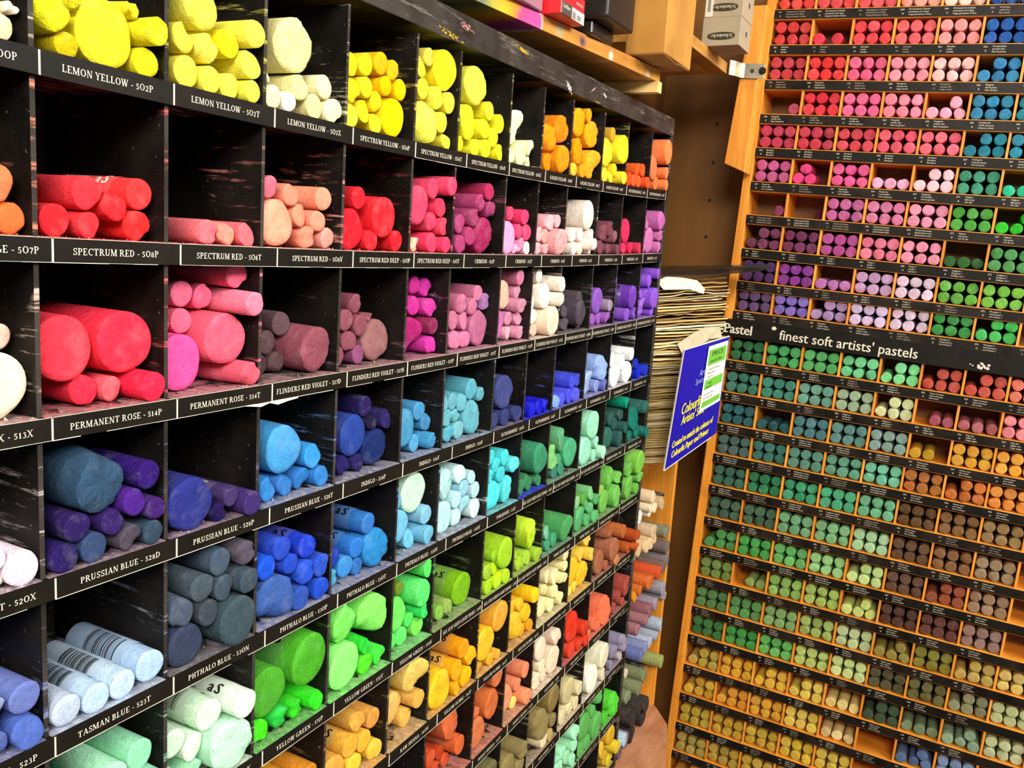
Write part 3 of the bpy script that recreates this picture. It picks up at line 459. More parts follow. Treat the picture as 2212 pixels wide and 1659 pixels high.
NAMES = {
0: ['ALIZARINE - 500P','LEMON YELLOW - 502P','LEMON YELLOW - 502T','LEMON YELLOW - 502X','SPECTRUM YELLOW - 504P','SPECTRUM YELLOW - 504T','SPECTRUM YELLOW - 504V','SPECTRUM YELLOW - 504X','GOLDEN YELLOW - 506P','GOLDEN YELLOW - 506T','GOLDEN YELLOW - 506V','SPECTRUM ORANGE - 507P','SPECTRUM ORANGE - 507T'],
1: ['SPECTRUM ORANGE - 507P','SPECTRUM RED - 508P','SPECTRUM RED - 508T','SPECTRUM RED - 508V','SPECTRUM RED DEEP - 510P','SPECTRUM RED DEEP - 510T','CRIMSON - 512P','CRIMSON - 512T','CRIMSON - 512V','CRIMSON - 512X','BORDEAUX - 513N','BORDEAUX - 513P','BORDEAUX - 513T'],
2: ['BORDEAUX - 513X','PERMANENT ROSE - 514P','PERMANENT ROSE - 514T','FLINDERS RED VIOLET - 517D','FLINDERS RED VIOLET - 517N','FLINDERS RED VIOLET - 517P','FLINDERS RED VIOLET - 517T','FLINDERS RED VIOLET - 517V','FLINDERS RED VIOLET - 517X','FLINDERS BLUE VIOLET - 520D','FLINDERS BLUE VIOLET - 520P','FLINDERS BLUE VIOLET - 520T','FLINDERS BLUE VIOLET - 520V'],
3: ['BLUE VIOLET - 520X','PRUSSIAN BLUE - 528D','PRUSSIAN BLUE - 528P','PRUSSIAN BLUE - 528T','INDIGO - 534P','INDIGO - 534T','INDIGO - 534V','ULTRAMARINE - 526N','ULTRAMARINE - 526P','ULTRAMARINE - 526T','ULTRAMARINE - 526V','ULTRAMARINE - 526X','TASMAN BLUE - 523N'],
4: ['TASMAN BLUE - 523P','TASMAN BLUE - 523T','PHTHALO BLUE - 530N','PHTHALO BLUE - 530P','PHTHALO BLUE - 530T','PHTHALO BLUE - 530V','PHTHALO BLUE - 530X','TURQUOISE - 533P','AUS. LEAF GREEN (BLUE SHADE) - 576P','AUS. LEAF GREEN (BLUE SHADE) - 576T','AUS. LEAF GREEN (BLUE SHADE) - 576V','VIRIDIAN GREEN - 578N','VIRIDIAN GREEN - 578P'],
5: ['VIRIDIAN - 578T','VIRIDIAN GREEN - 578V','VIRIDIAN GREEN - 578X','YELLOW GREEN - 572P','YELLOW GREEN - 572T','YELLOW GREEN - 572V','AUS. LEAF GREEN (LIGHT SHADE) - 570P','AUS. LEAF GREEN (LIGHT SHADE) - 570T','AUS. LEAF GREEN (LIGHT SHADE) - 570V','TERRE VERTE - 574P','TERRE VERTE - 574T','OXIDE OF CHROMIUM - 575P','OXIDE OF CHROMIUM - 575T'],
6: ['OCHRE - 562D','YELLOW OCHRE - 562N','RAW SIENNA - 560N','RAW SIENNA - 560P','RAW SIENNA - 560T','RAW SIENNA - 560V','YELLOW OCHRE - 562P','YELLOW OCHRE - 562T','YELLOW OCHRE - 562V','NAPLES YELLOW - 563P','NAPLES YELLOW - 563T','BURNT UMBER - 548P','BURNT UMBER - 548T'],
7: ['SIENNA - 545D']+['BURNT SIENNA - 546'+c for c in 'DNPTVX']+['BURNT SIENNA - 547T','BURNT SIENNA - 547V','RED OXIDE - 550P','RED OXIDE - 550T','LIGHT RED - 551P','LIGHT RED - 551T'],
8: ['UMBER - 549D']+['RAW UMBER - 549'+c for c in 'NPTVXDNPTVXD'],
9: ['GREY - 590D']+['GREY GREEN - 59%d%s' % (i//4, 'PTVX'[i % 4]) for i in range(12)],
10: ['GREY - 594D']+['OLIVE GREEN - 59%d%s' % (5+i//4, 'PTVX'[i % 4]) for i in range(12)],
}
TICK0 = [-.002,.003,.001,.001,-.001,-.001,.001,0,0,0,0]
for r in range(11):
    bm = bmesh.new(); rows_ = []
    for u in US:
        z = shelf_z(r, u); ys = (.0022, .03, DEPTH-.0002)
        rows_.append([bm.verts.new((u, y, z)) for y in ys]+[bm.verts.new((u, y, z-.006)) for y in ys[::-1]])
    for a, b in zip(rows_, rows_[1:]):
        for k in range(6): bm.faces.new([a[k], a[(k+1) % 6], b[(k+1) % 6], b[k]])
    bm.faces.new(rows_[0]); bm.faces.new(rows_[-1][::-1]); bmesh.ops.recalc_face_normals(bm, faces=bm.faces[:])
    o = R('shelf', bm, SHELFM); paint(o, lambda co, p: comp_color(r if p.normal.z > -.5 else min(r+1, 10), col_at(co.x+.001)))
    # printed strip along the shelf edge
    bm = bmesh.new(); rows_ = []
    for u in US[:-1]+[END_X0+.004]:
        z = shelf_z(r, u)+.0004
        rows_.append([bm.verts.new(p) for p in ((u, -.0006, z), (u, .0019, z), (u, .0019, z-STH), (u, -.0006, z-STH))])
    for a, b in zip(rows_, rows_[1:]):
        for k in range(4): bm.faces.new([a[k], a[(k+1) % 4], b[(k+1) % 4], b[k]])
    bm.faces.new(rows_[0]); bm.faces.new(rows_[-1][::-1]); bmesh.ops.recalc_face_normals(bm, faces=bm.faces[:])
    st = R('label_strip', bm, STRIP)
    bm = bmesh.new(); rj = random.Random(r)
    def put(x, z, e=0): return Vector((x, -.00075-e, shelf_z(r, x)+z))
    texts = []
    def bar(xa, xb, za, zb, ya=-.00085, yb=-.0003):
        P = [Vector((xa, ya, shelf_z(r, xa)+za)), Vector((xb, ya, shelf_z(r, xb)+za)), Vector((xb, ya, shelf_z(r, xb)+zb)), Vector((xa, ya, shelf_z(r, xa)+zb))]
        quadbox(bm, P, Vector((0, yb-ya, 0)))
    for i in range(-1, 13):
        t0 = TICK0[r]+.0797*i; t1 = t0+.0797
        if t0 > END_X0: break
        w = .00045+rj.random()*.0001
        if i >= 0 and t0 < END_X0-.002: bar(t0-w, t0+w, -.0001, -.0116)
        nm = NAMES[r][i+1] if i+1 < len(NAMES[r]) else None
        if nm and t1 < END_X0+.012:
            ln = len(nm); frac = min(.93, .26+.028*ln)
            c = (t0+t1)/2+rj.uniform(-.002, .002); hw = .0797*frac/2
            if t0 < -.05: c, hw = t1-.004-hw, hw
            tb = bmesh.new(); serif_text(tb, nm, c-hw, c+hw, -.0077, .0035, put); texts.append(tb)
        # the bright lower edge of the paper strip
        if r in (1, 2, 3, 4, 5) or i > 3:
            n = 5
            for k in range(n):
                if rj.random() < .92 and t0+(k+1)*.0797/n < END_X0: bar(t0+k*.0797/n, t0+(k+1)*.0797/n, -.0116, -.0116-.00028*rj.uniform(.5, 1.3))
        if r in (1, 2) : bar(t0+.0005, min(t1, END_X0), .00025, .00045)
    lt = obj('white_lines', bm, INK); lt.parent = st
    for tb in texts: obj('lettering', tb, INK, st)
# torn paper edge on the third strip
bm = bmesh.new()
P = [(.135, -.0118), (.150, -.0142), (.158, -.0126), (.166, -.0148), (.176, -.0135), (.186, -.0128), (.186, -.0118)]
quadbox(bm, [Vector((x, -.0010, shelf_z(2, x)+z)) for x, z in P], Vector((0, .0005, 0))); R('torn_paper_edge', bm, INK)
# ------------------------------------------------------------------ stick meshes (unit radius and unit length, axis +Y, front face at y=0)
def stick_mesh(name, seg, seed, chip, aspect):
    """aspect = radius / length, used to keep the rim rounding circular"""
    rs = random.Random(seed); bm = bmesh.new()
    e = .10*aspect
    prof = [(0, .0), (.45, 0.), (.80, 0.), (.93, .25*e/.1*.1), (1.0, e), (1.0, .35), (1.0, .7), (1.0, 1-e), (.9, 1.0), (0, 1.0)]
    lobes = [(rs.uniform(0, 6.28), rs.randint(1, 3), rs.uniform(0, .02)) for _ in range(3)]
    ch = [(rs.uniform(0, 6.28), rs.uniform(.3, .9), rs.uniform(.03, .18)*chip) for _ in range(4)]
    tx, tz = rs.uniform(-.05, .05)*(1+chip*3), rs.uniform(-.05, .05)*(1+chip*3)
    rings = []
    for pi, (pr, py) in enumerate(prof):
        if pr == 0:
            dy = rs.uniform(-.02, .02)*chip*aspect if pi == 0 else 0
            rings.append([bm.verts.new((0, py+dy, 0))]); continue
        ring = []
        for k in range(seg):
            a = 2*math.pi*k/seg; q = pr*(1+sum(A*math.sin(f*a+p) for p, f, A in lobes))
            y = py
            if pi < 6:
                for ca, wd, dp in ch:
                    t = (math.cos(a-ca)-math.cos(wd))/(1-math.cos(wd))
                    if t > 0: y += dp*t*aspect*1.6*(pr**3); q *= 1-dp*t*.6*(pi < 5)
                y += (tx*math.cos(a)+tz*math.sin(a))*pr*aspect
                if chip > .4: y += rs.uniform(-.04, .06)*aspect*chip*(pr > .3); q *= 1+rs.uniform(-.02, .015)*chip
            ring.append(bm.verts.new((q*math.cos(a)*.995, y, q*math.sin(a)*.995)))
        rings.append(ring)
    for A, B in zip(rings, rings[1:]):
        n = max(len(A), len(B))
        for k in range(n):
            f = [A[k % len(A)], A[(k+1) % len(A)], B[(k+1) % len(B)], B[k % len(B)]]
            f = list(dict.fromkeys(f))
            bm.faces.new(f)
    bmesh.ops.recalc_face_normals(bm, faces=bm.faces[:])
    # keep the stick inside its nominal circle
    m = max(math.hypot(v.co.x, v.co.z) for v in bm.verts)
    for v in bm.verts: v.co.x /= m; v.co.z /= m
    me = bpy.data.meshes.new(name); bm.to_mesh(me); bm.free()
    me.polygons.foreach_set('use_smooth', [True]*len(me.polygons)); me.materials.append(CHALK)
    try: me.set_sharp_from_angle(angle=math.radians(42))
    except Exception: pass
    return me
SM = [stick_mesh('pastel_stick', 20, 10+i, c, .12) for i, c in enumerate((.2, .45, .6, .8, 1.1, .1))]
JM = [stick_mesh('jumbo_pastel', 32, 40+i, c, .27) for i, c in enumerate((.2, .5, .9, 1.2, .4))]
BROKEN = [stick_mesh('broken_pastel', 16, 70+i, 1.6, .25) for i in range(2)]
NM = [('white','F4F4F4'),('ivory','F8F0D0'),('pale yellow','F6EE9C'),('lemon yellow','FAF030'),('bright yellow','F8E020'),('golden yellow','F8C418'),('orange yellow','F4A010'),('orange','F08010'),
 ('red orange','F05828'),('salmon orange','F49070'),('peach','F4B494'),('pale peach','F8D8C4'),('scarlet','F03030'),('crimson','D82040'),('dark red','902838'),('coral pink','F46C78'),('rose pink','F0508C'),('pale pink','F8B8C4'),('light pink','F890B0'),
 ('magenta','C83498'),('mauve','C080B0'),('dusty plum','905468'),('dark plum','583848'),('violet','9458D8'),('pale lilac','D8BCE0'),('deep violet','4C2088'),('lavender','9C90D0'),('dark indigo','241C5C'),('slate blue','405070'),('navy blue','1C3064'),('ultramarine','1818D0'),
 ('royal blue','2C50C8'),('periwinkle','6078D8'),('sky blue','3C90D0'),('pale blue','A8C8EC'),('steel blue','4878A8'),('icy blue','C0E4E8'),('light cyan','74C0D8'),('turquoise','4CD0D8'),('mint','A0E8C8'),('sea green','4CA078'),('dark teal','1C5850'),('teal','2C8490'),
 ('forest green','3C8048'),('leaf green','50B048'),('bright green','40D838'),('light green','80EC68'),('lime','C0E030'),('olive green','90A840'),('yellow green','A0C850'),('sage green','88A888'),('dark olive','5C5830'),('pale green','C8F0C8'),
 ('ochre','D0A038'),('tan','C8A078'),('khaki brown','908050'),('brown','8C5838'),('dark brown','503828'),('rust','B85028'),('terracotta','D46C40'),('grey','888488'),('charcoal','383434'),('beige','E0C8A0'),('pale grey','B8C0C8'),('dusty rose','B46068')]
NML = [(n, [int(h[i:i+2], 16) for i in (0, 2, 4)]) for n, h in NM]
def cname(h):
    c = [int(h[i:i+2], 16) for i in (0, 2, 4)]
    return min(NML, key=lambda t: sum(w*(a-b)**2 for a, b, w in zip(t[1], c, (2, 4, 3))))[0]
ORD = ['first', 'second', 'third', 'fourth', 'fifth', 'sixth', 'seventh', 'eighth', 'ninth', 'tenth', 'eleventh', 'twelfth']
def wrap_polys(bm, o_r, pts_faces, fn, mi=0):
    v, f = pts_faces; vs = [bm.verts.new(fn(x, y)) for x, y in v]
    for q in f:
        try: bm.faces.new([vs[i] for i in q]).material_index = mi
        except ValueError: pass
def clear_wrap():
    m, T, N, L, P = newmat('plastic_wrapper')
    a = N.new('ShaderNodeObjectInfo'); n = noise(N, L, 60, 3, mapping(N, L, (1,1,1)))
    r = ramp(N, L, n.outputs[0], [(.3, (.55,)*3), (.7, (.85,)*3)])
    L.new(mix(N, L, 1.0, a.outputs['Color'], r.outputs[0], 'MULTIPLY'), P.inputs['Base Color']); P.inputs['Roughness'].default_value = .25
    return m
WRAP = clear_wrap()
def add_wrapper(root, r, L, col, ink, style):
    """printed sleeve round the rear part of a stick"""
    y0, y1 = L*.22, L*.98; R1 = r*1.012
    bm = bmesh.new(); n = 28; A = []
    for y, q in ((y0, R1*1.0), (y0+.0002, R1+.00015), (y1, R1+.00015)):
        A.append([bm.verts.new((q*math.cos(6.2832*k/n), y, q*math.sin(6.2832*k/n))) for k in range(n)])
    for a, b in zip(A, A[1:]):
        for k in range(n): bm.faces.new([a[k], a[(k+1) % n], b[(k+1) % n], b[k]])
    bmesh.ops.recalc_face_normals(bm, faces=bm.faces[:])
    w = obj('wrapper', bm, WRAP, root, True); c = lin(col)
    w.color = (*[x*.72+.05 for x in c], 1); w['label'] = 'printed plastic sleeve'
    bm = bmesh.new(); Rr = R1+.0004
    def at(s, t):   # s along the axis from the front end, t around, 0 = facing up-left
        a = math.radians(128)-t/Rr; return Vector((Rr*math.cos(a), y0+.003+s, Rr*math.sin(a)))
    if style == 'bar':
        rb = random.Random(int(r*1e6)); s = .004
        while s < .030:
            wd = rb.choice((.0003, .0005, .0009))
            for k in range(8):
                t0 = -r*.8+k*r*1.6/8; t1 = t0+r*.2
                bm.faces.new([bm.verts.new(at(a, b)) for a, b in ((s, t0), (s+wd, t0), (s+wd, t1), (s, t1))])
            s += wd+rb.choice((.0003, .0006, .001))
    else:
        k = .011
        for ch, off, sz in (('a', 0, 1.0), ('S', .55, 1.0)):
            v, f = sans_polys(ch)
            for bo in (0, .03, .06):
                wrap_polys(bm, r, (v, f), lambda x, y: at(.012-(x+off+bo)*k, (y-.3)*k))
        v, f = sans_polys('Artists\' Soft Pastel'); wrap_polys(bm, r, (v, f), lambda x, y: at(.040-x*.0028, (y)*.0040+.001))
        wrap_polys(bm, r, (v, f), lambda x, y: at(.040-x*.0025, (y)*.0028-.005))
    obj('printed_lettering', bm, ink, w)
def new_stick(name, x, y, z, r, L, hexc, rot, me, cat):
    o = bpy.data.objects.new(name, me); COL.objects.link(o)
    o.matrix_world = Matrix.Translation((x, y, z)) @ Matrix.Rotation(rot[1], 4, 'Z') @ Matrix.Rotation(rot[2], 4, 'X') @ Matrix.Rotation(rot[0], 4, 'Y') @ Matrix.Diagonal((r, L, r, 1))
    o.color = (*lin(hexc), 1); o['category'] = cat
    return o
def vary(h, rs, a=.04, sat=1.0):
    c = [int(h[i:i+2], 16)/255 for i in (0, 2, 4)]; hh, s, v = colorsys.rgb_to_hsv(*c); s *= sat
    c = colorsys.hsv_to_rgb((hh+rs.uniform(-.006, .006)) % 1, min(1, max(0, s*(1+rs.uniform(-a, a)))), min(1, v*(1+rs.uniform(-a, a*.6))))
    return ''.join('%02X' % round(x*255) for x in c)
class Stuff:
    """collects the many smallest sticks into one mesh"""
    def __init__(s): s.bm = bmesh.new(); s.cl = s.bm.loops.layers.float_color.new('Col')
    def add(s, me, M, hexc):
        n0 = len(s.bm.faces); s.bm.from_mesh(me); s.bm.faces.ensure_lookup_table()
        fs = s.bm.faces[n0:]; vs = {v for f in fs for v in f.verts}
        for v in vs: v.co = M @ v.co
        c = (*lin(hexc), 1)
        for f in fs:
            f.smooth = True
            for l in f.loops: l[s.cl] = c
    def done(s, name): return obj(name, s.bm, CHALK_A)
ALLS = []
for (r, c), L in LEFTP.items():
    base = [shelf_z(r, q[0]) for q in L]
    info = []
    for q, b in zip(L, base):
        lay = 0 if q[1]-q[2]-b < .004 else 1+int((q[1]-b)/.0165)
        info.append([lay, q[0], q])
    lays = sorted({i[0] for i in info}); nl = len(lays)
    for li, lv in enumerate(lays):
        S = sorted([i for i in info if i[0] == lv], key=lambda i: i[1])
        for k, i in enumerate(S):
            ALLS.append((r, c, li, nl, k, len(S), i[2]))
LAYN = ['bottom row', 'second row up', 'third row up', 'fourth row up', 'fifth row up', 'sixth row up', 'seventh row up']
ROWN = ['top', 'second', 'third', 'fourth', 'fifth', 'sixth', 'seventh', 'eighth', 'ninth', 'tenth', 'eleventh']
def shown(x, y, z):
    d = Vector((x, y, z))-CAM; w = d.dot(fw); px = 1106+F_PX*d.dot(rr)/w; py = 829.5-F_PX*d.dot(uu)/w
    return px, py, w
small = [s for s in ALLS if s[6][2] < .0118]
small.sort(key=lambda s: -s[6][2]/max(.1, shown(s[6][0], s[6][3], s[6][1])[2]))
keep = {id(s[6]) for s in small[:300]}
LEFT_STUFF = Stuff(); rs = random.Random(21)
for (r, c, li, nl, k, n, q) in ALLS:
    x, z, rad, d, hx, fl = q
    jumbo = rad >= .0118; hx = vary(hx, rs)
    y = d+rs.uniform(-.0008, .0012); L = rs.uniform(.060, .066) if not jumbo else rs.uniform(.058, .064)
    if 'b' in fl or rad < .006: me = BROKEN[k % 2]; L = min(L, .035)
    else: me = (JM if jumbo else SM)[rs.choice((0, 0, 1, 2, 3, 4))] if not fl else (JM if jumbo else SM)[0]
    rot = (rs.uniform(0, 6.28), rs.uniform(-.004, .004), 0)
    pos = (LAYN[li]+', ' if nl > 1 else '')+('alone' if n == 1 else ('leftmost' if k == 0 else 'rightmost' if k == n-1 else ORD[k]+' from left'))
    lab_name = NAMES[r][c+1].lower().replace(' - ', ' ').replace('(', '').replace(')', '').replace('.', '')
    if c >= 8 or (r >= 6): where = '%s bin from right, %s shelf' % (ORD[11-c], ROWN[r])
    elif c < 0: where = 'cut-off left bin, %s shelf' % ROWN[r]
    else: where = 'bin labelled ' + lab_name.replace('aus leaf green', 'leaf green')
    if not jumbo and id(q) not in keep:
        M = Matrix.Translation((x, y, z)) @ Matrix.Rotation(rot[0], 4, 'Y') @ Matrix.Diagonal((rad, L, rad, 1)); LEFT_STUFF.add(me, M, hx); continue
    o = new_stick('jumbo_pastel' if jumbo else 'pastel_stick', x, y, z, rad, L, hx, rot, me, 'pastel')
    o['label'] = '%s %s, %s, %s' % (cname(hx), 'jumbo pastel' if jumbo else 'pastel stick', pos, where)
    if len(o['label'].split()) > 16: o['label'] = '%s %s, %s, %s' % (cname(hx), 'jumbo' if jumbo else 'stick', pos, where)
    o['group'] = ('jumbo pastels in the black rack' if jumbo else 'pastel sticks in the black rack')
    if 'w' in fl:
        e = bpy.data.objects.new('jumbo_pastel' if jumbo else 'pastel_stick', None); COL.objects.link(e); e.empty_display_size = .01
        e.location = (x, y, z)
        for key in ('label', 'category', 'group'): e[key] = o[key]; del o[key]
        o.name = 'chalk_stick'; o.parent = e; o.matrix_parent_inverse = Matrix.Translation((-x, -y, -z))
        style = 'bar' if (r, c) in ((4, 0), (3, 1)) or (r == 5 and q[4] != 'E8FCE8' and c == 1) else 'as'
        ink = {1: INK, 3: INK}.get(r, DARK)
        add_wrapper(e, rad, L, hx, ink, style)
o = LEFT_STUFF.done('pastel_sticks'); tag(o, 'smallest pastel sticks in the far right bins of the black rack', 'pastels', kind='stuff')
# chalk crumbs and powder lying along the shelf fronts
bm = bmesh.new(); cl = bm.loops.layers.float_color.new('Col'); rs = random.Random(3)
for r in range(1, 11):
    for i in range(-1, 12):
        if (r, i) not in LEFTP and r > 5: continue
        cc = comp_color(r, i); pl = tuple(min(1, .65*a+.35*b) for a, b in zip(cc, (.62, .50, .50)))
        if r in (2, 3) and i < 5: pl = (.50, .26, .27) if r == 2 else (.38, .27, .33)
        if r in (3, 4) and 1 < i < 6: pl = (.40, .40, .50)
        if (r, i) in ((3, 7), (4, 7)): pl = (.05, .06, .70)
        else: pl = tuple(.85*q for q in pl)
        x0, x1 = (DIV[i] if i >= 0 else -.085)+.0016, (DIV[i+1] if i < 11 else END_X0)-.0016
        for k in range(110):
            u = rs.uniform(x0, x1); y = .0006+abs(rs.gauss(0, .006)); s = rs.uniform(.00022, .0009)*(1 if rs.random() < .93 else 2)
            zz = shelf_z(r, u)+s*.4; c4 = (*[min(1, q*rs.uniform(.8, 1.15)) for q in (cc if rs.random() < .35 else pl)], 1)
            v = [bm.verts.new((u+s*a, max(.0, y+s*b), zz+s*h)) for a, b, h in ((-1, -.8, -.5), (1, -.6, -.5), (.2, 1, -.5), (rs.uniform(-.4, .4), 0, .9))]
            for f in ((0, 1, 3), (1, 2, 3), (2, 0, 3), (0, 2, 1)):
                fc = bm.faces.new([v[j] for j in f])
                for l in fc.loops: l[cl] = c4
        # thin drift of powder with a ragged rear edge
        nx = 16; A = []
        for k in range(nx+1):
            u = x0+(x1-x0)*k/nx; z = shelf_z(r, u); w = rs.uniform(.006, .024); h = rs.uniform(.0001, .0005)
            A.append([bm.verts.new((u, -.0002, z+.0005)), bm.verts.new((u, w*.3, z+.0005+h)), bm.verts.new((u, w, z+.00012))])
        for a, b in zip(A, A[1:]):
            for j in range(2):
                fc = bm.faces.new([a[j], b[j], b[j+1], a[j+1]]); 
                for l in fc.loops: q_ = rs.uniform(.55, 1.05); l[cl] = (*[a_*q_ for a_ in (pl if rs.random() < .7 else tuple(.5*a_+.5*b_ for a_, b_ in zip(pl, cc)))], 1)
tag(obj('chalk_dust', bm, CHALK_A), 'coloured chalk crumbs and powder lying along the black shelf edges', 'chalk dust', kind='stuff')
# ================================================================== THE WOODEN BIN BEYOND THE BLACK RACK
BINR = empty('wooden_side_rack', (1.09, .06, -.81)); tag(BINR, 'narrow orange wooden rack of bins beyond the end of the black rack', 'rack')
def P_(name, bm, mat, parent, **k):
    o = obj(name, bm, mat, None, **k); o.parent = parent; o.matrix_parent_inverse = parent.matrix_basis.inverted(); return o
FL = [-.392,-.452,-.520,-.585,-.648,-.712,-.797]
bm = bmesh.new(); box(bm, 1.2085, 1.220, .018, .13, -.81, -.2975); bevel(P_('side_panel', bm, WOOD_R, BINR))
bm = bmesh.new(); box(bm, .9685, 1.2083, .122, .130, -.797, -.298); P_('back_panel', bm, PLY, BINR)
bm = bmesh.new(); box(bm, .9685, 1.2083, .012, .1218, -.3055, -.2975); bevel(P_('top_board', bm, WOOD_H, BINR))
for z in FL[:-1]:
    bm = bmesh.new(); box(bm, .9685, 1.2083, .034, .1218, z-.005, z); P_('shelf', bm, SHELFM, BINR)
bm = bmesh.new()
quadbox(bm, [Vector(p) for p in ((.9685, -.062, -.81), (1.04, -.062, -.81), (1.16, -.026, -.81), (1.2083, .012, -.81), (1.2083, .1218, -.81), (.9685, .1218, -.81))], Vector((0, 0, .0125)))
o = P_('bottom_ledge', bm, wood('dusty_ledge', 'B8703C', 'C88A64', 'D89C80', (8, 50, 50)), BINR); bevel(o); o['label'] = 'ledge stained with pink dust'
rs = random.Random(77)
BN = ['cream', 'tan and cream', 'grey and orange', 'grey and mauve', 'blue and grey', 'olive', 'dark']
for i, s in enumerate(BIN):
    S = sorted(parse(s), key=lambda q: (round(q[1]/.02), q[0])); S.sort(key=lambda q: q[0])
    for k, (x, z, rad, d, hx, fl) in enumerate(S):
        hx = vary(hx, rs); o = new_stick('pastel_stick', x, .005+rs.uniform(-.004, .006), z, rad, rs.uniform(.075, .085), hx, (rs.uniform(0, 6), rs.uniform(-.01, .01), 0), SM[rs.choice((0, 1, 2, 3, 5))], 'pastel')
        o['label'] = '%s stick, %s from left in the %s bin of the wooden side rack' % (cname(hx), ORD[k], ROWN[i]); o['group'] = 'pastel sticks in the wooden side rack'
# ================================================================== THE RIGHT-HAND WOODEN RACK
TH_ = -.03225; ct, sn = math.cos(TH_), math.sin(TH_)
MR = Matrix(((0, 1, 0, 1.25), (-ct, 0, sn, -.04722), (sn, 0, ct, 0), (0, 0, 0, 1)))
Q = .06158
ZB = [.4355,.38063,.32577,.27112,.21683,.16124,.10615,.04948,-.00635,-.05763,-.14431,-.20104,-.25799,-.31358,-.37108,-.431,-.488,-.546,-.604,-.660,-.720,-.778,-.838,-.897,-.956]
NC = 9
WR = empty('pastel_wall_rack', mat=MR @ Matrix.Translation((0, 0, -1.0)))
tag(WR, 'large orange pine rack of small bins with black trilingual shelf labels', 'display rack')
def RW(name, bm, mat, parent=None):
    o = obj(name, bm, mat); o.parent = parent or WR
    if not parent: o.matrix_parent_inverse = Matrix.Translation((0, 0, 1.0))
    return o
bm = bmesh.new(); box(bm, -.016, -.0015, -.0012, .085, -1.0, .50); o = bevel(RW('side_panel', bm, WOOD_R))
bm = bmesh.new(); box(bm, -.0013, NC*Q+.002, .076, .084, -1.0, .50); RW('back_panel', bm, PLY)
for i in range(1, NC+1):
    bm = bmesh.new(); box(bm, i*Q-.0019, i*Q+.0019, .0015, .0758, -.9995, .4995); bevel(RW('divider', bm, WOOD_R), .0005)
LT = {
-1: ('044', 'Permanentrot 3 dunkel', 'permanent red 3 deep', 'rouge permanent 3 fonce'), 0: ('041', 'Zinnober', 'scarlet', 'ecarlate'),
1: ('048', 'Karminrot', 'carmine red', 'rouge carmin'), 2: ('045', 'Krapplack', 'madder lake', 'laque de garance'), 3: ('042', 'Bordeaux', 'Bordeaux', 'Bordeaux'),
4: ('047', 'Krapprosa', 'rose madder', 'rose de garance'), 5: ('046', 'Chinacridonviolett', 'quinacridone violet', 'quinacridone violet'), 6: ('049', 'Purpur 1', 'purple 1', 'pourpre 1'),
7: ('050', 'Purpur 2', 'purple 2', 'pourpre 2'), 8: ('055', 'Rotviolett', 'reddish violet', 'violet rougeatre'), 9: ('073', 'Laubgrun 2', 'leaf green 2', 'feuillage vert 2'),
10: ('080', 'Kaltgrun 1', 'cold green 1', 'vert froid 1'), 11: ('081', 'Kaltgrun dunkel', 'cold green deep', 'vert froid fonce'), 12: ('074', 'Phthalogrun dunkel', 'phthalo green deep', 'vert phthalo fonce'),
13: ('070', 'Laubgrun dunkel', 'leaf green deep', 'feuillage vert fonce'), 14: ('082', 'Oxidgrun', 'oxide green', 'vert oxyde'), 15: ('084', 'Chromoxidgrun', 'chrome oxide green', 'oxyde de chrome'),
16: ('085', 'Olivgrun 1', 'olive green 1', 'vert olive 1'), 17: ('083', 'Moosgrun', 'mossy green', 'vert mousse'), 18: ('086', 'Olivgrun 2', 'olive green 2', 'vert olive 2'),
19: ('013', 'Ocker hell', 'ochre light', 'ocre clair'), 20: ('014', 'Goldocker', 'gold ochre', 'ocre d or'), 21: ('015', 'Lichter Ocker', 'yellow ochre', 'ocre jaune'), 22: ('016', 'Siena natur', 'raw sienna', 'sienne naturelle'), 23: ('017', 'Siena', 'sienna', 'sienne')}
LT2 = {-1: ('063', 'Kobaltblau', 'cobalt blue', 'bleu cobalt'), 0: ('062', 'Preussischblau', 'prussian blue', 'bleu de prusse'), 1: ('065', 'Blaugrun', 'bluish green', 'bleu verdatre'), 2: ('066', 'Kobaltturkis', 'cobalt turquoise', 'turquoise cobalt'),
3: ('067', 'Turkisgrun', 'turquoise green', 'vert turquoise'), 4: ('071', 'Hellgrun', 'light green', 'vert clair'), 5: ('077', 'Maigrun', 'may green', 'vert de mai'), 6: ('072', 'Laubgrun 1', 'leaf green 1', 'feuillage vert 1'),
7: ('075', 'Moosgrun 1', 'mossy green 1', 'vert mousse 1'), 8: ('076', 'Moosgrun 2', 'mossy green 2', 'vert mousse 2'), 9: ('023', 'Caput mortuum', 'caput mortuum', 'tete morte'), 10: ('024', 'Engl. Rot', 'english red', 'rouge anglais')}
for kk, zb in enumerate(ZB):
    k = kk-1
    bm = bmesh.new()
    box(bm, -.0013, NC*Q, .0, .0758, zb-.0168, zb); bevel(RW('shelf', bm, WOOD_H), .0004)
    if k == 23: continue
    bm = bmesh.new(); box(bm, -.001, NC*Q, -.0009, -.0001, zb-.0158, zb-.0012); st = RW('label_strip', bm, STRIP2 if k % 3 else STRIP)
    rj = random.Random(k+50)
    for i in range(8):
        bm = bmesh.new()
        t = (LT if i < 5 else LT2).get(k) or ('0%02d' % (30+k), 'Umbra natur', 'raw umber', 'terre d ombre')
        x0 = i*Q+.003; faded = 1 if rj.random() < .3 else 0
        def P3(xx, zz, s, sx=1.0): return lambda x, y: Vector((x0+xx+x*s*sx, -.00105, zb+zz+y*s))
        sans_text(bm, t[0], P3(.002, -.0062, .0036), faded); sans_text(bm, 'BDHMO'[i] if i < 5 else 'BDH'[i-5], P3(.0045, -.0122, .0036), faded)
        for n in range(3): sans_text(bm, t[1+n], P3(.014, -.0055-.0038*n, .0034, .92), faded)
        obj('lettering', bm, [INK, INKD], st)
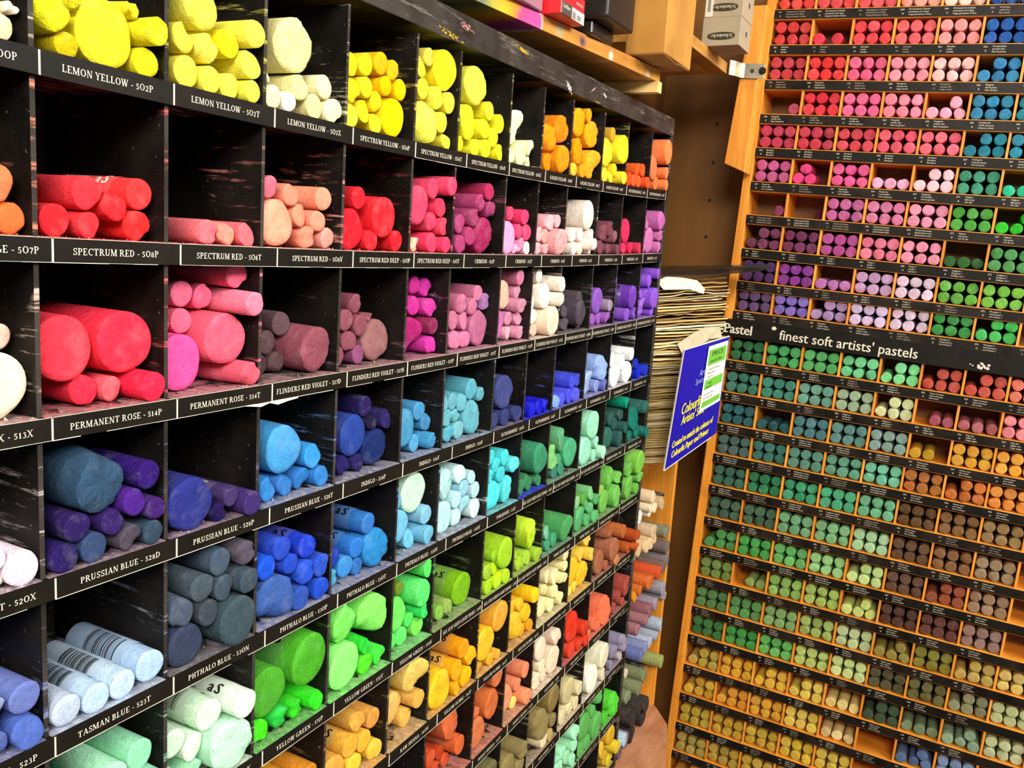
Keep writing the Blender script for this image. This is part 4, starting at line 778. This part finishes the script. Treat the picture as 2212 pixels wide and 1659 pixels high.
# the wide black banner half way down
bm = bmesh.new(); box(bm, -.0215, NC*Q, -.0026, -.0016, -.1040, -.0735); bn = RW('banner', bm, STRIP); bn['label'] = 'wide black banner with large white lettering'
bm = bmesh.new()
def BT(x0, z0, s, sx=1.0, bo=0.): return lambda x, y: Vector((x0+bo+x*s*sx, -.00285-bo*.01, z0+y*s))
for bo in (0, .0006, .0012): sans_text(bm, 'Pastel', BT(-.0135, -.0975, .0235, .90, bo))
for (xx, zz, w) in ((-.0135, -.0975, .008),):
    box(bm, xx, xx+w, -.0029, -.0027, zz, zz+.0022)
for bo in (0, .0005): sans_text(bm, "finest soft artists' pastels", BT(.082, -.0975, .0235, .93, bo))
for a in range(5):
    q = Vector((.072+math.cos(a*1.256)*.002, 0, -.080+math.sin(a*1.256)*.0015)); f = [q+Vector((math.cos(b*1.57+a)*.0028, -.0029-a*1e-5, math.sin(b*1.57+a)*.0022)) for b in range(4)]
    bm.faces.new([bm.verts.new(p) for p in f])
for a in range(14):
    q = Vector((.385+rs.uniform(-.012, .016), 0, -.094+rs.uniform(-.004, .004))); n = 6; rad = rs.uniform(.001, .003)
    bm.faces.new([bm.verts.new(q+Vector((math.cos(b*1.047)*rad*rs.uniform(.6, 1.3), -.0029-a*1e-5, math.sin(b*1.047)*rad*rs.uniform(.5, 1)))) for b in range(n)])
le = obj('lettering', bm, INK); le.parent = bn
# what lies in each bin: pattern code and colour
RB = {
-1: '6E33A32 6E8383A 6F0505A 6F4A494 6FFD8C8 61E4A96 61E4A96',
0: '6CC3434 2E83048 6EE4048 6F05A60 6F59090 61F55B0 61F55B0',
1: '6C03840 6EE2E2E 6F05C88 6F690A4 6FFC4C0 52E86BE 62E86BE',
2: 'rB04058 6E42838 6EE5C90 6F4809C 4F8A0BC 62A86B4 61E90A8',
3: '6BE3450 6C83044 6D43C4C 6E44C60 6F06078 523829C 62A8FAE',
4: '6C25088 3E83C80 6EC5490 bF4A4CC 5FBC8D4 63C9A78 b1EBE8C',
5: 'r8A3458 e682040 6C8609C 6DC70A0 6F094B4 64AA83C 41EC81E',
6: '57A3858 67A3058 6BC4894 6E87090 6EE8CA8 b2F6A30 64A9A50',
7: '6522A64 68C3694 bC070B4 6C898C8 6E8C8E0 664B03C 670BE3C',
8: '66A4A78 68468CC 5B088C0 6D8BCE4 6E8CCE8 63A9A48 53CC054',
9: '62F7442 640A454 650B25A 668D08C 57CE490 5C44838 5CC4C3C 6E8705A 6E8705A',
10: '63C7E68 63F9078 66AA48E 6A0BC96 5D8E0A4 sB05060 bB45C60 6F08088',
11: '62C666A b285E60 64A7E82 65C928A 688AAA0 zC8961E 6DC9822 6F0A028',
12: '6506E68 63A7E70 65A907A 664A888 66CC49E 6B86C2A 5D0702A 6E88A30',
13: '63C6E5A 62E8252 63EA670 646AE7A 66CBE8A 66A4A2A 68A6236 6A07C4A',
14: '64A6852 64A6E52 66EAE78 67CBC7C 6A8D49C 66C4C34 68E5E38 6A88A64',
15: '54E9E52 646AA48 666BE62 698D880 5C4E48A 66E4C3C 59C4A2C 6A4805E',
16: '67A9A42 t8AAA54 68CBA54 6ACCC5C vCCDC72 65A3A30 66A3C32 69A766A',
17: '65A8A4A 65E9C52 684AE62 6A6BE62 6C4D494 49A8C3C 68A802C 5C8A84C 6E0C060',
18: '63E7C3C 63E9E3E 664C256 6C4D86E 6D0E48E 65E583A 6706A3A 594966C 6C0C888',
19: '5C8AA3E 6EEAA1A 5F0BA2A 5EECC4A lF0D87A 546583E l7A946C 48CAA86 6C8D098',
20: '5E0AA2A 5EE9C22 6EAAA2A 6F0CE4A lF4D88E x000000 45A74A8 68098C0',
21: '6C4A62E 6D4A62A 6DAAC2C 6ECC232 6E8C83E x000000 68A9AC0 68A9AC0',
22: '6BCA242 6C8A232 6D4AA32 6E0BA3A 6E0B83A x000000',
23: '4D89032 6D89438 6D89438 6D89438'}
PAT = {'6': [(0,0),(1,0),(2,0),(0,1),(1,1),(2,1)], '5': [(0,0),(1,0),(2,0),(1,1),(2,1)], '4': [(0,0),(1,0),(2,0),(1.6,1)], 'b': [(0,0),(1,0),(2,0)], 'l': [(0,0),(1,0),(2,0)],
 '3': [(0,0),(1,0),(.5,1)], '2': [(0,0),(1.5,0)], 't': [(1,0),(2,0)], 'r': [(2,0)], 'e': [(2,0)], 's': [(1,0),(2,0)], 'z': [(0,0),(1,0)], 'v': [(0,0),(1,0),(2,0),(1.5,1)], 'x': []}
RS = []; rs = random.Random(99)
for k, line in RB.items():
    zb = ZB[k+1]
    for i, t in enumerate(line.split()):
        r0 = .0092
        for (cx, ly) in PAT[t[0]]:
            rad = r0*rs.uniform(.95, 1.0); xa = i*Q+.0024+r0
            pit_ = (Q-.0048-2*r0)/2; x = xa+cx*pit_+rs.uniform(-.0002, .0002)
            z = zb+.0003+rad if ly == 0 else zb+.0003+2*r0+rad+(-.0004 if cx == int(cx) else -.0026)
            if ly and t[0] == '5': x -= 0; 
            RS.append((k, i, cx, ly, x, z, rad, t[1:], t[0]))
def rshow(s):
    p = MR @ Vector((s[4], 0, s[5])); a, b, w = shown(*p); return a, b, w
vis = []
for s in RS:
    a, b, w = rshow(s)
    if -20 < a < 2232 and -20 < b < 1680: vis.append((w, s))
vis.sort(key=lambda t: t[0]); keepR = {id(s) for w, s in vis[:300]}; visR = {id(s) for w, s in vis}
RSTUFF = Stuff(); HL = ['left', 'middle', 'right']
for s in RS:
    if id(s) not in visR: continue
    k, i, cx, ly, x, z, rad, hx, code = s
    hx = vary(hx, rs, .06, .88); me = SM[rs.choice((0, 0, 1, 2, 5, 3))]
    dpt = .003+rs.uniform(-.0015, .003)+(.004 if code in 'lt' else 0); Ln = .066
    if code in 'e': dpt = .04; Ln = .03
    M = MR @ Matrix.Translation((x, dpt, z)) @ Matrix.Rotation(rs.uniform(0, 6.28), 4, 'Y') @ Matrix.Diagonal((rad, Ln, rad, 1))
    if id(s) not in keepR: RSTUFF.add(me, M, hx); continue
    o = bpy.data.objects.new('pastel_end', me); COL.objects.link(o); o.matrix_world = M; o.color = (*lin(hx), 1)
    hp = HL[round(cx)] if cx in (0, 1, 2) else 'off-centre'
    n = [q for q in RS if q[0] == k and q[1] == i]
    rowp = ('%s shelf below the white-lettered banner' % ORD[k-9] if 9 <= k < 21 else '%s shelf above the white-lettered banner' % ORD[8-k] if k < 9 else '%s shelf from the bottom edge' % ORD[23-k])
    tag(o, '%s %s %s pastel, %s bin from left, %s' % ('upper' if ly else 'lower', hp, cname(hx), ORD[i], rowp), 'pastel', 'pastels in the pine rack')
o = RSTUFF.done('pastel_ends'); tag(o, 'round pastel ends filling the farther bins of the pine rack', 'pastels', kind='stuff')
# ================================================================== SHELF BOARDS, BOXES, BRACKET
def prism(name, P, d, mat, parent=None, bev=.0006):
    bm = bmesh.new(); quadbox(bm, [Vector(p) for p in P], Vector(d)); o = obj(name, bm, mat); bevel(o, bev) if bev else None
    if parent: o.parent = parent; o.matrix_parent_inverse = parent.matrix_basis.inverted()
    return o
def painted_plank():
    m, T, N, L, P = newmat('paint_stained_pine')
    t = N.new('ShaderNodeTexCoord'); v = t.outputs['Object']; sx = N.new('ShaderNodeSeparateXYZ'); L.new(v, sx.inputs[0])
    n = noise(N, L, 60, 4, v); a = N.new('ShaderNodeMath'); a.operation = 'MULTIPLY_ADD'; L.new(n.outputs[0], a.inputs[0]); a.inputs[1].default_value = .03; L.new(sx.outputs[0], a.inputs[2])
    g = noise(N, L, 1.0, 5, mapping(N, L, (6, 70, 70))); w0 = ramp(N, L, g.outputs[0], [(.3, lin('A86A24')), (.7, lin('D8983C'))])
    r = N.new('ShaderNodeValToRGB'); L.new(a.outputs[0], r.inputs[0]); e = r.color_ramp.elements; r.color_ramp.interpolation = 'LINEAR'
    st = [(.30, '6A7048'), (.345, '808040'), (.36, 'C8A828'), (.40, 'D8B020'), (.435, '607058'), (.455, 'B8A830'), (.47, 'F0B010'), (.490, 'E88820'), (.498, 'C04080'), (.528, 'B84898'), (.533, 'FFFFFF'), (1, 'FFFFFF')]
    e[0].position, e[0].color = st[0][0], (*lin(st[0][1]), 1); e[1].position, e[1].color = 1, (1, 1, 1, 1)
    for p, c in st[1:-1]: x = e.new(p); x.color = (*lin(c), 1)
    f = ramp(N, L, a.outputs[0], [(.528, (1,)*3), (.534, (0,)*3)])
    c = mix(N, L, f.outputs[0], w0.outputs[0], r.outputs[0])
    # purple and grey blots farther along
    for px, pz, rad, hx in ((.600, .2455, .0065, '3C2450'), (.553, .247, .009, 'A8A078'), (.665, .2445, .006, 'F4E8C8'), (.76, .244, .006, 'C8C8A8')):
        d = N.new('ShaderNodeVectorMath'); d.operation = 'DISTANCE'; cb = N.new('ShaderNodeCombineXYZ'); L.new(sx.outputs[0], cb.inputs[0]); L.new(sx.outputs[2], cb.inputs[2])
        L.new(cb.outputs[0], d.inputs[0]); d.inputs[1].default_value = (px, 0, pz)
        mm = N.new('ShaderNodeMath'); mm.operation = 'MULTIPLY_ADD'; L.new(n.outputs[0], mm.inputs[0]); mm.inputs[1].default_value = .012; L.new(d.outputs['Value'], mm.inputs[2])
        fr = ramp(N, L, mm.outputs[0], [(rad+.003, (.9,)*3), (rad+.006, (0,)*3)]); c = mix(N, L, fr.outputs[0], c, lin(hx))
    L.new(c, P.inputs['Base Color']); P.inputs['Roughness'].default_value = .55; return m
PS = empty('wooden_wall_shelf', (.5, .04, .2395)); tag(PS, 'raw wooden shelf board splashed with paint above the black rack', 'shelf')
yf = lambda x: .0-(x-.486)*.103
prism('board', [(.05, yf(.05), .2395), (.795, yf(.795), .2395), (.795, .11, .2395), (.05, .11, .2395)], (0, 0, .0145), painted_plank(), PS)
prism('batten', [(.784, -.0345, .226), (.797, -.0345, .226), (.797, .10, .226), (.784, .10, .226)], (0, 0, .0133), wood('cut_pine', 'E8B868', 'F4CC80', 'F8D890', (30, 30, 30)), PS)
for x in (.1, .3): prism('batten', [(x, .0, .2215), (x+.02, .0, .2215), (x+.02, .10, .2215), (x, .10, .2215)], (0, 0, .0178), PLANK, PS)
S2 = empty('upper_shelf_board', (1.08, .04, .320)); tag(S2, 'short wooden shelf board under the two stacked grey boxes', 'shelf')
prism('board', [(.93, -.012, .3205), (1.172, -.012, .3205), (1.172, .14, .3205), (.93, .14, .3205)], (0, 0, .0165), PLANK, S2)
bm = bmesh.new()
quadbox(bm, [Vector(p) for p in ((1.2, -.0585, .43), (1.2, -.035, .43), (1.2, -.015, .184), (1.2, -.050, .170))], Vector((.045, 0, 0)))
tag(bevel(obj('wooden_post', bm, WOOD_R), .0012), 'short orange timber post fixed to the left edge of the pine rack', 'post')
# metal strap
BR = empty('metal_bracket', (1.185, -.03, .33)); tag(BR, 'galvanised metal strap joining the shelf board to the timber post', 'bracket')
METAL = plain('galvanised_steel', 'C4C0A8', .38, .2, 40, .7)
bm = bmesh.new(); pts = [(1.168, -.0155), (1.170, -.0165), (1.178, -.022), (1.1935, -.027), (1.1975, -.0335), (1.1975, -.0655)]
zc = [.330, .330, .330, .330, .3295, .328]
for k in range(len(pts)-1):
    (xa, ya), (xb, yb) = pts[k], pts[k+1]; n = Vector((yb-ya, -(xb-xa), 0)).normalized()*.0014
    P = [Vector((xa, ya, zc[k]-.0115)), Vector((xb, yb, zc[k+1]-.0115)), Vector((xb, yb, zc[k+1]+.0115)), Vector((xa, ya, zc[k]+.0115))]
    quadbox(bm, P, n)
bev = bevel(obj('strap', bm, METAL), .0004); bev.parent = BR; bev.matrix_parent_inverse = BR.matrix_basis.inverted()
def disc(bm, c, ax, r, h, n=16):
    ax = Vector(ax).normalized(); u = ax.orthogonal().normalized(); v = ax.cross(u); quadbox(bm, [Vector(c)+u*r*math.cos(6.2832*k/n)+v*r*math.sin(6.2832*k/n) for k in range(n)], ax*h)
bm = bmesh.new(); disc(bm, (1.1962, -.0625, .3285), (-1, 0, 0), .0058, .0016); disc(bm, (1.1946, -.0625, .3285), (-1, 0, 0), .003, .0025, 6); o = obj('bolt', bm, plain('dark_bolt', '4A4440', .3, .2, 50, .9)); o.parent = BR; o.matrix_parent_inverse = BR.matrix_basis.inverted()
bm = bmesh.new(); disc(bm, (1.1963, -.046, .3288), (-1, 0, 0), .0033, .0004); o = obj('hole', bm, plain('bracket_hole', '3A3C20', .8)); o.parent = BR; o.matrix_parent_inverse = BR.matrix_basis.inverted()
# grey cartons standing upside down
GREY = plain('grey_board', 'AC9C80', .7, .07, 30); GREYS = plain('grey_board_side', 'B49C94', .7, .07, 30); OVAL = plain('dark_oval', '38300F', .5, .1)
for j, (z0, lab) in enumerate(((.3372, 'lower grey cardboard box with upside-down dark oval logo on the shelf board'), (.3776, 'upper grey cardboard box with white sticker, stacked on a matching box'))):
    B = empty('cardboard_box', (1.08, -.03, z0)); tag(B, lab, 'box', 'stacked grey boxes'); dx = .002*j
    bm = bmesh.new(); box(bm, 1.05+dx, 1.112+dx, -.0585, -.002, z0, z0+.0400); o = bevel(P_('carton', bm, GREY, B), .0008)
    bm = bmesh.new(); n = 24; cy, cz = -.031, z0+.0135
    bm.faces.new([bm.verts.new((1.0495+dx, cy+.0205*(math.cos(6.2832*k/n))*(1 if True else 1), cz+.0055*math.copysign(abs(math.sin(6.2832*k/n))**.7, math.sin(6.2832*k/n)))) for k in range(n)])
    for bo in (0, .0004):
        sans_text(bm, 'Schmincke', lambda x, y: Vector((1.0492+dx, cy-.0172+bo+x*.0077, cz+.0024-y*.0075)), 1)
    P_('logo', bm, [OVAL, INK], B)
    bm = bmesh.new(); bm.faces.new([bm.verts.new((1.085+dx+.004*math.cos(6.2832*k/12), -.0589, z0+.022+.0042*math.sin(6.2832*k/12))) for k in range(12)]); P_('round_stamp', bm, plain('violet_stamp', '504060', .6), B)
    if j:
        bm = bmesh.new(); box(bm, 1.0512, 1.0519, -.0145, -.0035, z0+.001, z0+.030); P_('sticker', bm, INK, B)
        bm = bmesh.new(); box(bm, 1.0508, 1.0511, -.011, -.007, z0+.008, z0+.029); P_('sticker_print', bm, plain('sticker_grey', '8C8A80'), B)
# brown carton
CARD = wood('brown_cardboard', 'B07828', 'C48A38', 'D09A48', (7, 7, 7), .75, .3); FLAP = plain('cardboard_flap', 'A87C4C', .8, .1, 40)
B = empty('cardboard_carton', (.77, -.03, .256)); tag(B, 'tall brown cardboard carton with loose bottom flaps on the paint-splashed shelf', 'box')
bm = bmesh.new(); box(bm, .7205, .822, -.0605, -.012, .2575, .46); bevel(P_('carton', bm, CARD, B), .0015)
bm = bmesh.new()
for P in (((.722, -.0595, .2570), (.772, -.0595, .2545), (.772, -.014, .2545), (.722, -.014, .2570)), ((.774, -.0595, .2562), (.820, -.0595, .2568), (.820, -.014, .2568), (.774, -.014, .2562))):
    quadbox(bm, [Vector(p) for p in P], Vector((0, 0, .0006)))
P_('flap', bm, FLAP, B)
# black plastic bin
B = empty('plastic_bin', (.63, .02, .254)); tag(B, 'black plastic bin with a projecting lid on the paint-splashed shelf', 'bin')
BP = plain('black_plastic', '1E1E1A', .28, .2, 20)
bm = bmesh.new(); box(bm, .604, .664, -.020, .07, .2542, .268); bevel(P_('body', bm, BP, B), .002)
bm = bmesh.new(); box(bm, .598, .6745, -.0385, .08, .2683, .36); bevel(P_('lid', bm, BP, B), .003, 3)
# red and white box
B = empty('product_box', (.545, 0, .254)); tag(B, 'small red and white box with dark name panel on the paint-splashed shelf', 'box')
RED = plain('red_card', 'E02028', .4, .06); WHT = plain('white_card', 'E4DED4', .5, .06); GRY = plain('grey_panel', '4A4640', .5, .1)
bm = bmesh.new(); box(bm, .519, .5745, -.0225, .03, .2543, .2790); bevel(P_('carton', bm, RED, B), .0006)
bm = bmesh.new()
def fr(x0, x1, z0, z1, mi, y=-.0230): quadbox(bm, [Vector((x0, y, z0)), Vector((x1, y, z0)), Vector((x1, y, z1)), Vector((x0, y, z1))], Vector((0, .0004, 0)), mi)
fr(.5205, .574, .2548, .2655, 0); fr(.5205, .543, .2548, .2660, 1, -.0234); fr(.545, .553, .2555, .262, 2, -.0233); fr(.556, .565, .2565, .261, 2, -.0233)
P_('front_print', bm, [WHT, GRY, plain('light_grey_print', '8A8478')], B)
bm = bmesh.new(); sans_text(bm, 'Goldfaber', lambda x, y: Vector((.5216+x*.0042, -.0237, .2602+y*.0055))); sans_text(bm, 'FABER-CASTELL', lambda x, y: Vector((.552+x*.0024, -.0233, .2700+y*.0035)))
P_('lettering', bm, INK, B)
# lilac plastic box
m, T, N, L, P = newmat('lilac_plastic'); P.inputs['Base Color'].default_value = (*lin('B08090'), 1); P.inputs['Roughness'].default_value = .2; P.inputs['Transmission Weight'].default_value = .25
B = empty('plastic_box', (.46, 0, .254)); tag(B, 'translucent lilac plastic box left of the red and white box', 'box')
bm = bmesh.new(); box(bm, .40, .513, -.006, .05, .2543, .31); bevel(P_('body', bm, m, B), .001)
bm = bmesh.new()
for a, b in (((.470, .272), (.486, .2795)), ((.470, .272), (.478, .268)), ((.478, .268), (.492, .276))):
    d = Vector((b[0]-a[0], 0, b[1]-a[1])).normalized(); n = Vector((-d.z, 0, d.x))*.0003
    quadbox(bm, [Vector((a[0], -.0066, a[1]))-n, Vector((b[0], -.0066, b[1]))-n, Vector((b[0], -.0066, b[1]))+n, Vector((a[0], -.0066, a[1]))+n], Vector((0, .0004, 0)))
P_('printed_outline', bm, INK, B)
# ================================================================== PAPER STACK AND BLUE SIGN
A0, A1 = Vector((1.0, .022, 0)), Vector((1.112, -.066, 0)); dv = (A1-A0); nv = Vector((-dv.y, dv.x, 0)).normalized()
if nv.x < 0: nv = -nv
def paper_mat(name, h): 
    m, T, N, L, P = newmat(name); n = noise(N, L, 25, 3, mapping(N, L, (1, 1, 12)))
    r = ramp(N, L, n.outputs[0], [(.3, tuple(x*.75 for x in lin(h))), (.6, lin(h))]); L.new(r.outputs[0], P.inputs['Base Color']); P.inputs['Roughness'].default_value = .8; return m
PAPS = [paper_mat('cream_paper', 'F0DCA0'), paper_mat('ochre_paper', 'D8B870'), paper_mat('brown_paper', 'A88450'), paper_mat('pale_paper', 'F8ECC8')]
rp = random.Random(12); z = -.297; zt = -.012; npap = 0
while z < zt:
    t = rp.uniform(.0012, .0032) if z > -.15 else rp.uniform(.0008, .0022); f = (z+.297)/(zt+.297); loose = .2+f
    nx, ny = 10, 3; bm = bmesh.new(); G = []
    off = rp.uniform(-.006, .010)*loose; ph = rp.uniform(0, 6.28); amp = rp.uniform(0, .0034)*loose
    for i in range(nx+1):
        rowv = []
        for j in range(ny+1):
            e = rp.uniform(-.0025, .0025)*loose if j == 0 else 0
            p = A0+dv*(i/nx*min(1, max(.30, .30+(z+.297)/.052*.7)))+nv*(off+.004*loose*math.sin(npap*.9)+e+j/ny*.10)+dv.normalized()*rp.uniform(-.002, .002)*loose*(i in (0, nx))
            sag = amp*(math.sin(ph+i*.8)+.5*math.sin(ph*2+i*1.9))*(1-j/ny)
            rowv.append((Vector((p.x, p.y, z+min(amp, max(0, sag))*.9+.014*f*(i/nx)*(1-j/ny))), t*.8))
        G.append(rowv)
    top = [[bm.verts.new(p+Vector((0, 0, h))) for p, h in rw] for rw in G]; bot = [[bm.verts.new(p) for p, h in rw] for rw in G]
    for i in range(nx):
        for j in range(ny):
            bm.faces.new([top[i][j], top[i+1][j], top[i+1][j+1], top[i][j+1]]); bm.faces.new([bot[i][j], bot[i][j+1], bot[i+1][j+1], bot[i+1][j]])
        bm.faces.new([bot[i][0], bot[i+1][0], top[i+1][0], top[i][0]]); bm.faces.new([top[i][ny], top[i+1][ny], bot[i+1][ny], bot[i][ny]])
    for j in range(ny):
        bm.faces.new([top[0][j], top[0][j+1], bot[0][j+1], bot[0][j]]); bm.faces.new([bot[nx][j], bot[nx][j+1], top[nx][j+1], top[nx][j]])
    bmesh.ops.recalc_face_normals(bm, faces=bm.faces[:])
    o = obj('paper_sheet', bm, PAPS[rp.choice((0, 0, 1, 1, 2, 3))]); npap += 1
    tag(o, 'cream sheet inside the tall paper stack behind the blue sign', 'paper', 'sheets of the tall paper stack'); z += t+amp+(rp.uniform(0, .003) if rp.random() < .2 else 0)
STACK_TOP = z
def ragged(name, P, thick, mat, label, cat, nrm):
    bm = bmesh.new(); quadbox(bm, [Vector(p) for p in P], Vector(nrm)*thick); return tag(obj(name, bm, mat), label, cat)
def onface(s, z, out=.004): p = A0+dv*s-nv*out; return (p.x, p.y, z)
ragged('torn_paper', [onface(.02, -.010), onface(.10, -.022, .008), onface(.45, -.020, .006), onface(.62, -.026, .008), onface(.64, -.018, .006), onface(.55, -.006, .002), onface(.2, .0, .001)], .0012, PAPS[3], 'white torn paper edge on top of the tall paper stack', 'paper', -nv)
ragged('torn_paper_scrap', [onface(.36, -.105), onface(.44, -.125, .010), onface(.50, -.135, .010), onface(.56, -.118, .008), onface(.66, -.108, .009), onface(.78, -.096), onface(.95, -.094), onface(.90, -.076), onface(.70, -.078), onface(.55, -.088)], .0012, plain('grey_cream_paper', 'C8B898', .8), 'torn grey-cream scrap hanging from the front of the paper stack', 'paper', -nv)
bm = bmesh.new()
P = [Vector(onface(-.05, STACK_TOP+.003)), Vector(onface(.5, STACK_TOP+.007, .012)), Vector((1.14, -.10, .012)), Vector((1.16, -.113, .018)), Vector((1.165, -.116, .024)), Vector((1.19, -.09, .022)), Vector((1.18, -.02, .015)), Vector((1.12, .07, .008)), Vector((1.05, .08, .003))]
c = sum(P, Vector())/len(P)
for v in (0, .0016):
    cv = bm.verts.new(c+Vector((0, 0, v))); vs = [bm.verts.new(p+Vector((0, 0, v))) for p in P]
    for i in range(len(P)): bm.faces.new([cv, vs[i], vs[(i+1) % len(P)]] if v else [cv, vs[(i+1) % len(P)], vs[i]])
bm.verts.ensure_lookup_table(); n = len(P)+1
for i in range(len(P)): bm.faces.new([bm.verts[1+i], bm.verts[1+(i+1) % len(P)], bm.verts[n+1+(i+1) % len(P)], bm.verts[n+1+i]])
tag(obj('black_card', bm, BP), 'curled black card lying on the paper stack and reaching over the pine rack', 'card')
# the sign: four corners, tilted plane, 2 mm acrylic sheet
SC4 = [Vector(p) for p in ((.978, -.0300, -.2905), (1.088, -.0755, -.2445), (1.088, -.0805, -.0890), (.978, -.0430, -.1060))]   # BL BR TR TL
def bil(s, t, out=0.):
    p = SC4[0]*(1-s)*(1-t)+SC4[1]*s*(1-t)+SC4[2]*s*t+SC4[3]*(1-s)*t
    return p-nv*out
SG = empty('sign_board', bil(.5, .0)); tag(SG, 'tilted blue sign with yellow lettering in front of the paper stack', 'sign')
BLUE = plain('blue_card', '1810A0', .25, .12, 12); YEL = plain('yellow_print', 'F0E040', .5, .05); GRN = plain('green_print', '6CB838', .5, .06); WH2 = plain('white_note', 'E8ECE0', .5, .04)
def sgrid(bm, s0, s1, t0, t1, out, th, mi=0, n=8):
    A = [[bm.verts.new(bil(s0+(s1-s0)*i/n, t0+(t1-t0)*j/n, out)) for j in range(n+1)] for i in range(n+1)]
    Bk = [[bm.verts.new(bil(s0+(s1-s0)*i/n, t0+(t1-t0)*j/n, out-th)) for j in range(n+1)] for i in range(n+1)]
    for i in range(n):
        for j in range(n):
            bm.faces.new([A[i][j], A[i+1][j], A[i+1][j+1], A[i][j+1]]).material_index = mi; bm.faces.new([Bk[i][j], Bk[i][j+1], Bk[i+1][j+1], Bk[i+1][j]]).material_index = mi
        bm.faces.new([A[i][0], Bk[i][0], Bk[i+1][0], A[i+1][0]]).material_index = mi; bm.faces.new([A[i][n], A[i+1][n], Bk[i+1][n], Bk[i][n]]).material_index = mi
        bm.faces.new([A[0][i], A[0][i+1], Bk[0][i+1], Bk[0][i]]).material_index = mi; bm.faces.new([A[n][i], Bk[n][i], Bk[n][i+1], A[n][i+1]]).material_index = mi
bm = bmesh.new(); sgrid(bm, 0, 1, 0, 1, 0, .002); o = P_('panel', bm, BLUE, SG)
bm = bmesh.new(); sgrid(bm, -.012, .002, -.005, 1.0, .0006, .003, 0, 3); sgrid(bm, 0, 1, .997, 1.006, .0006, .003, 0, 3); sgrid(bm, 0, .9, -.008, .0, .0006, .003, 0, 3); o = P_('white_edge', bm, INK, SG)
bm = bmesh.new()
def ST(s0, t0, sx, sy): return lambda x, y: bil(s0+x*sx, t0+y*sy, .0008)
for bo in (0, .006):
    sans_text(bm, 'Colourfix', ST(.15+bo, .425, .112, .14)); sans_text(bm, "Artists' Soft", ST(.19+bo, .33, .094, .115))
    sans_text(bm, 'Created to match the colours of', ST(.07+bo, .160, .0605, .088)); sans_text(bm, 'Colourfix Paper and Primer', ST(.09+bo, .07, .0645, .088))
P_('lettering', bm, YEL, SG)
bm = bmesh.new(); sans_text(bm, 'Art', ST(.42, .71, .09, .085)); sans_text(bm, 'Spectrum', ST(.36, .645, .075, .075)); P_('faded_lettering', bm, plain('pale_blue_print', '9AA0D8'), SG)
bm = bmesh.new(); sgrid(bm, .53, .965, .355, .965, .0022, .0006); NT = P_('price_note', bm, WH2, SG); NT['label'] = 'white note with green panels'
bm = bmesh.new()
for a, b in ((.78, .925), (.555, .645), (.385, .44)): sgrid(bm, .56, .94, a, b, .0026, .0003, 0, 4)
o = obj('green_panels', bm, GRN, NT)
bm = bmesh.new()
for s, t, sx, sy, tx in ((.62, .865, .10, .06, 'PRICE'), (.60, .805, .055, .04, 'special offer'), (.58, .735, .035, .03, 'Colourfix pastels'), (.58, .70, .035, .03, 'single sticks'), (.60, .665, .035, .03, 'and sets'), (.62, .60, .05, .035, 'each'), (.6, .565, .05, .035, 'pastel'), (.57, .50, .035, .028, 'half sticks sets'), (.57, .465, .035, .028, 'full sticks sets')):
    sans_text(bm, tx, lambda x, y, s=s, t=t, sx=sx, sy=sy: bil(s+x*sx, t+y*sy, .0031))
obj('note_print', bm, plain('grey_green_print', '3C5030'), NT)
# ================================================================== THE ROOM
def struct(name, bm, mat): o = obj(name, bm, mat); o['kind'] = 'structure'; return o
def plywall():
    m, T, N, L, P = newmat('plywood_panel')
    v = mapping(N, L, (6, 6, 2)); n = noise(N, L, 1.5, 5, v); r = ramp(N, L, n.outputs[0], [(.3, lin('6E4410')), (.7, lin('8A5A1C'))]); L.new(r.outputs[0], P.inputs['Base Color']); P.inputs['Roughness'].default_value = .55; return m
bm = bmesh.new(); box(bm, 1.38, 1.40, -.7, .45, -1.25, .95); struct('wall_right', bm, plywall())
PW = bpy.data.objects.get('wall_right')
bm = bmesh.new()
for y, zz in ((.0525, .272), (.0525, .203), (.0525, .134), (.0525, .066)): disc(bm, (1.379, y, zz), (-1, 0, 0), .0032, .0004, 12)
o = obj('peg_hole', bm, plain('dark_hole', '241404')); o.parent = PW
bm = bmesh.new(); box(bm, -1.2, 1.38, .16, .18, -1.25, .95); struct('wall_back', bm, plain('dark_wall', '5A4020', .8, .2, 4))
bm = bmesh.new(); box(bm, -1.6, 1.6, -2.2, .3, -1.27, -1.25); struct('floor', bm, plain('grey_floor', '6A6258', .6, .2, 6))
bm = bmesh.new(); box(bm, .97, 1.30, .135, .155, -1.25, .55); tag(obj('wooden_backboard', bm, PLY), 'brown wooden backboard behind the side rack and paper stack', 'board')
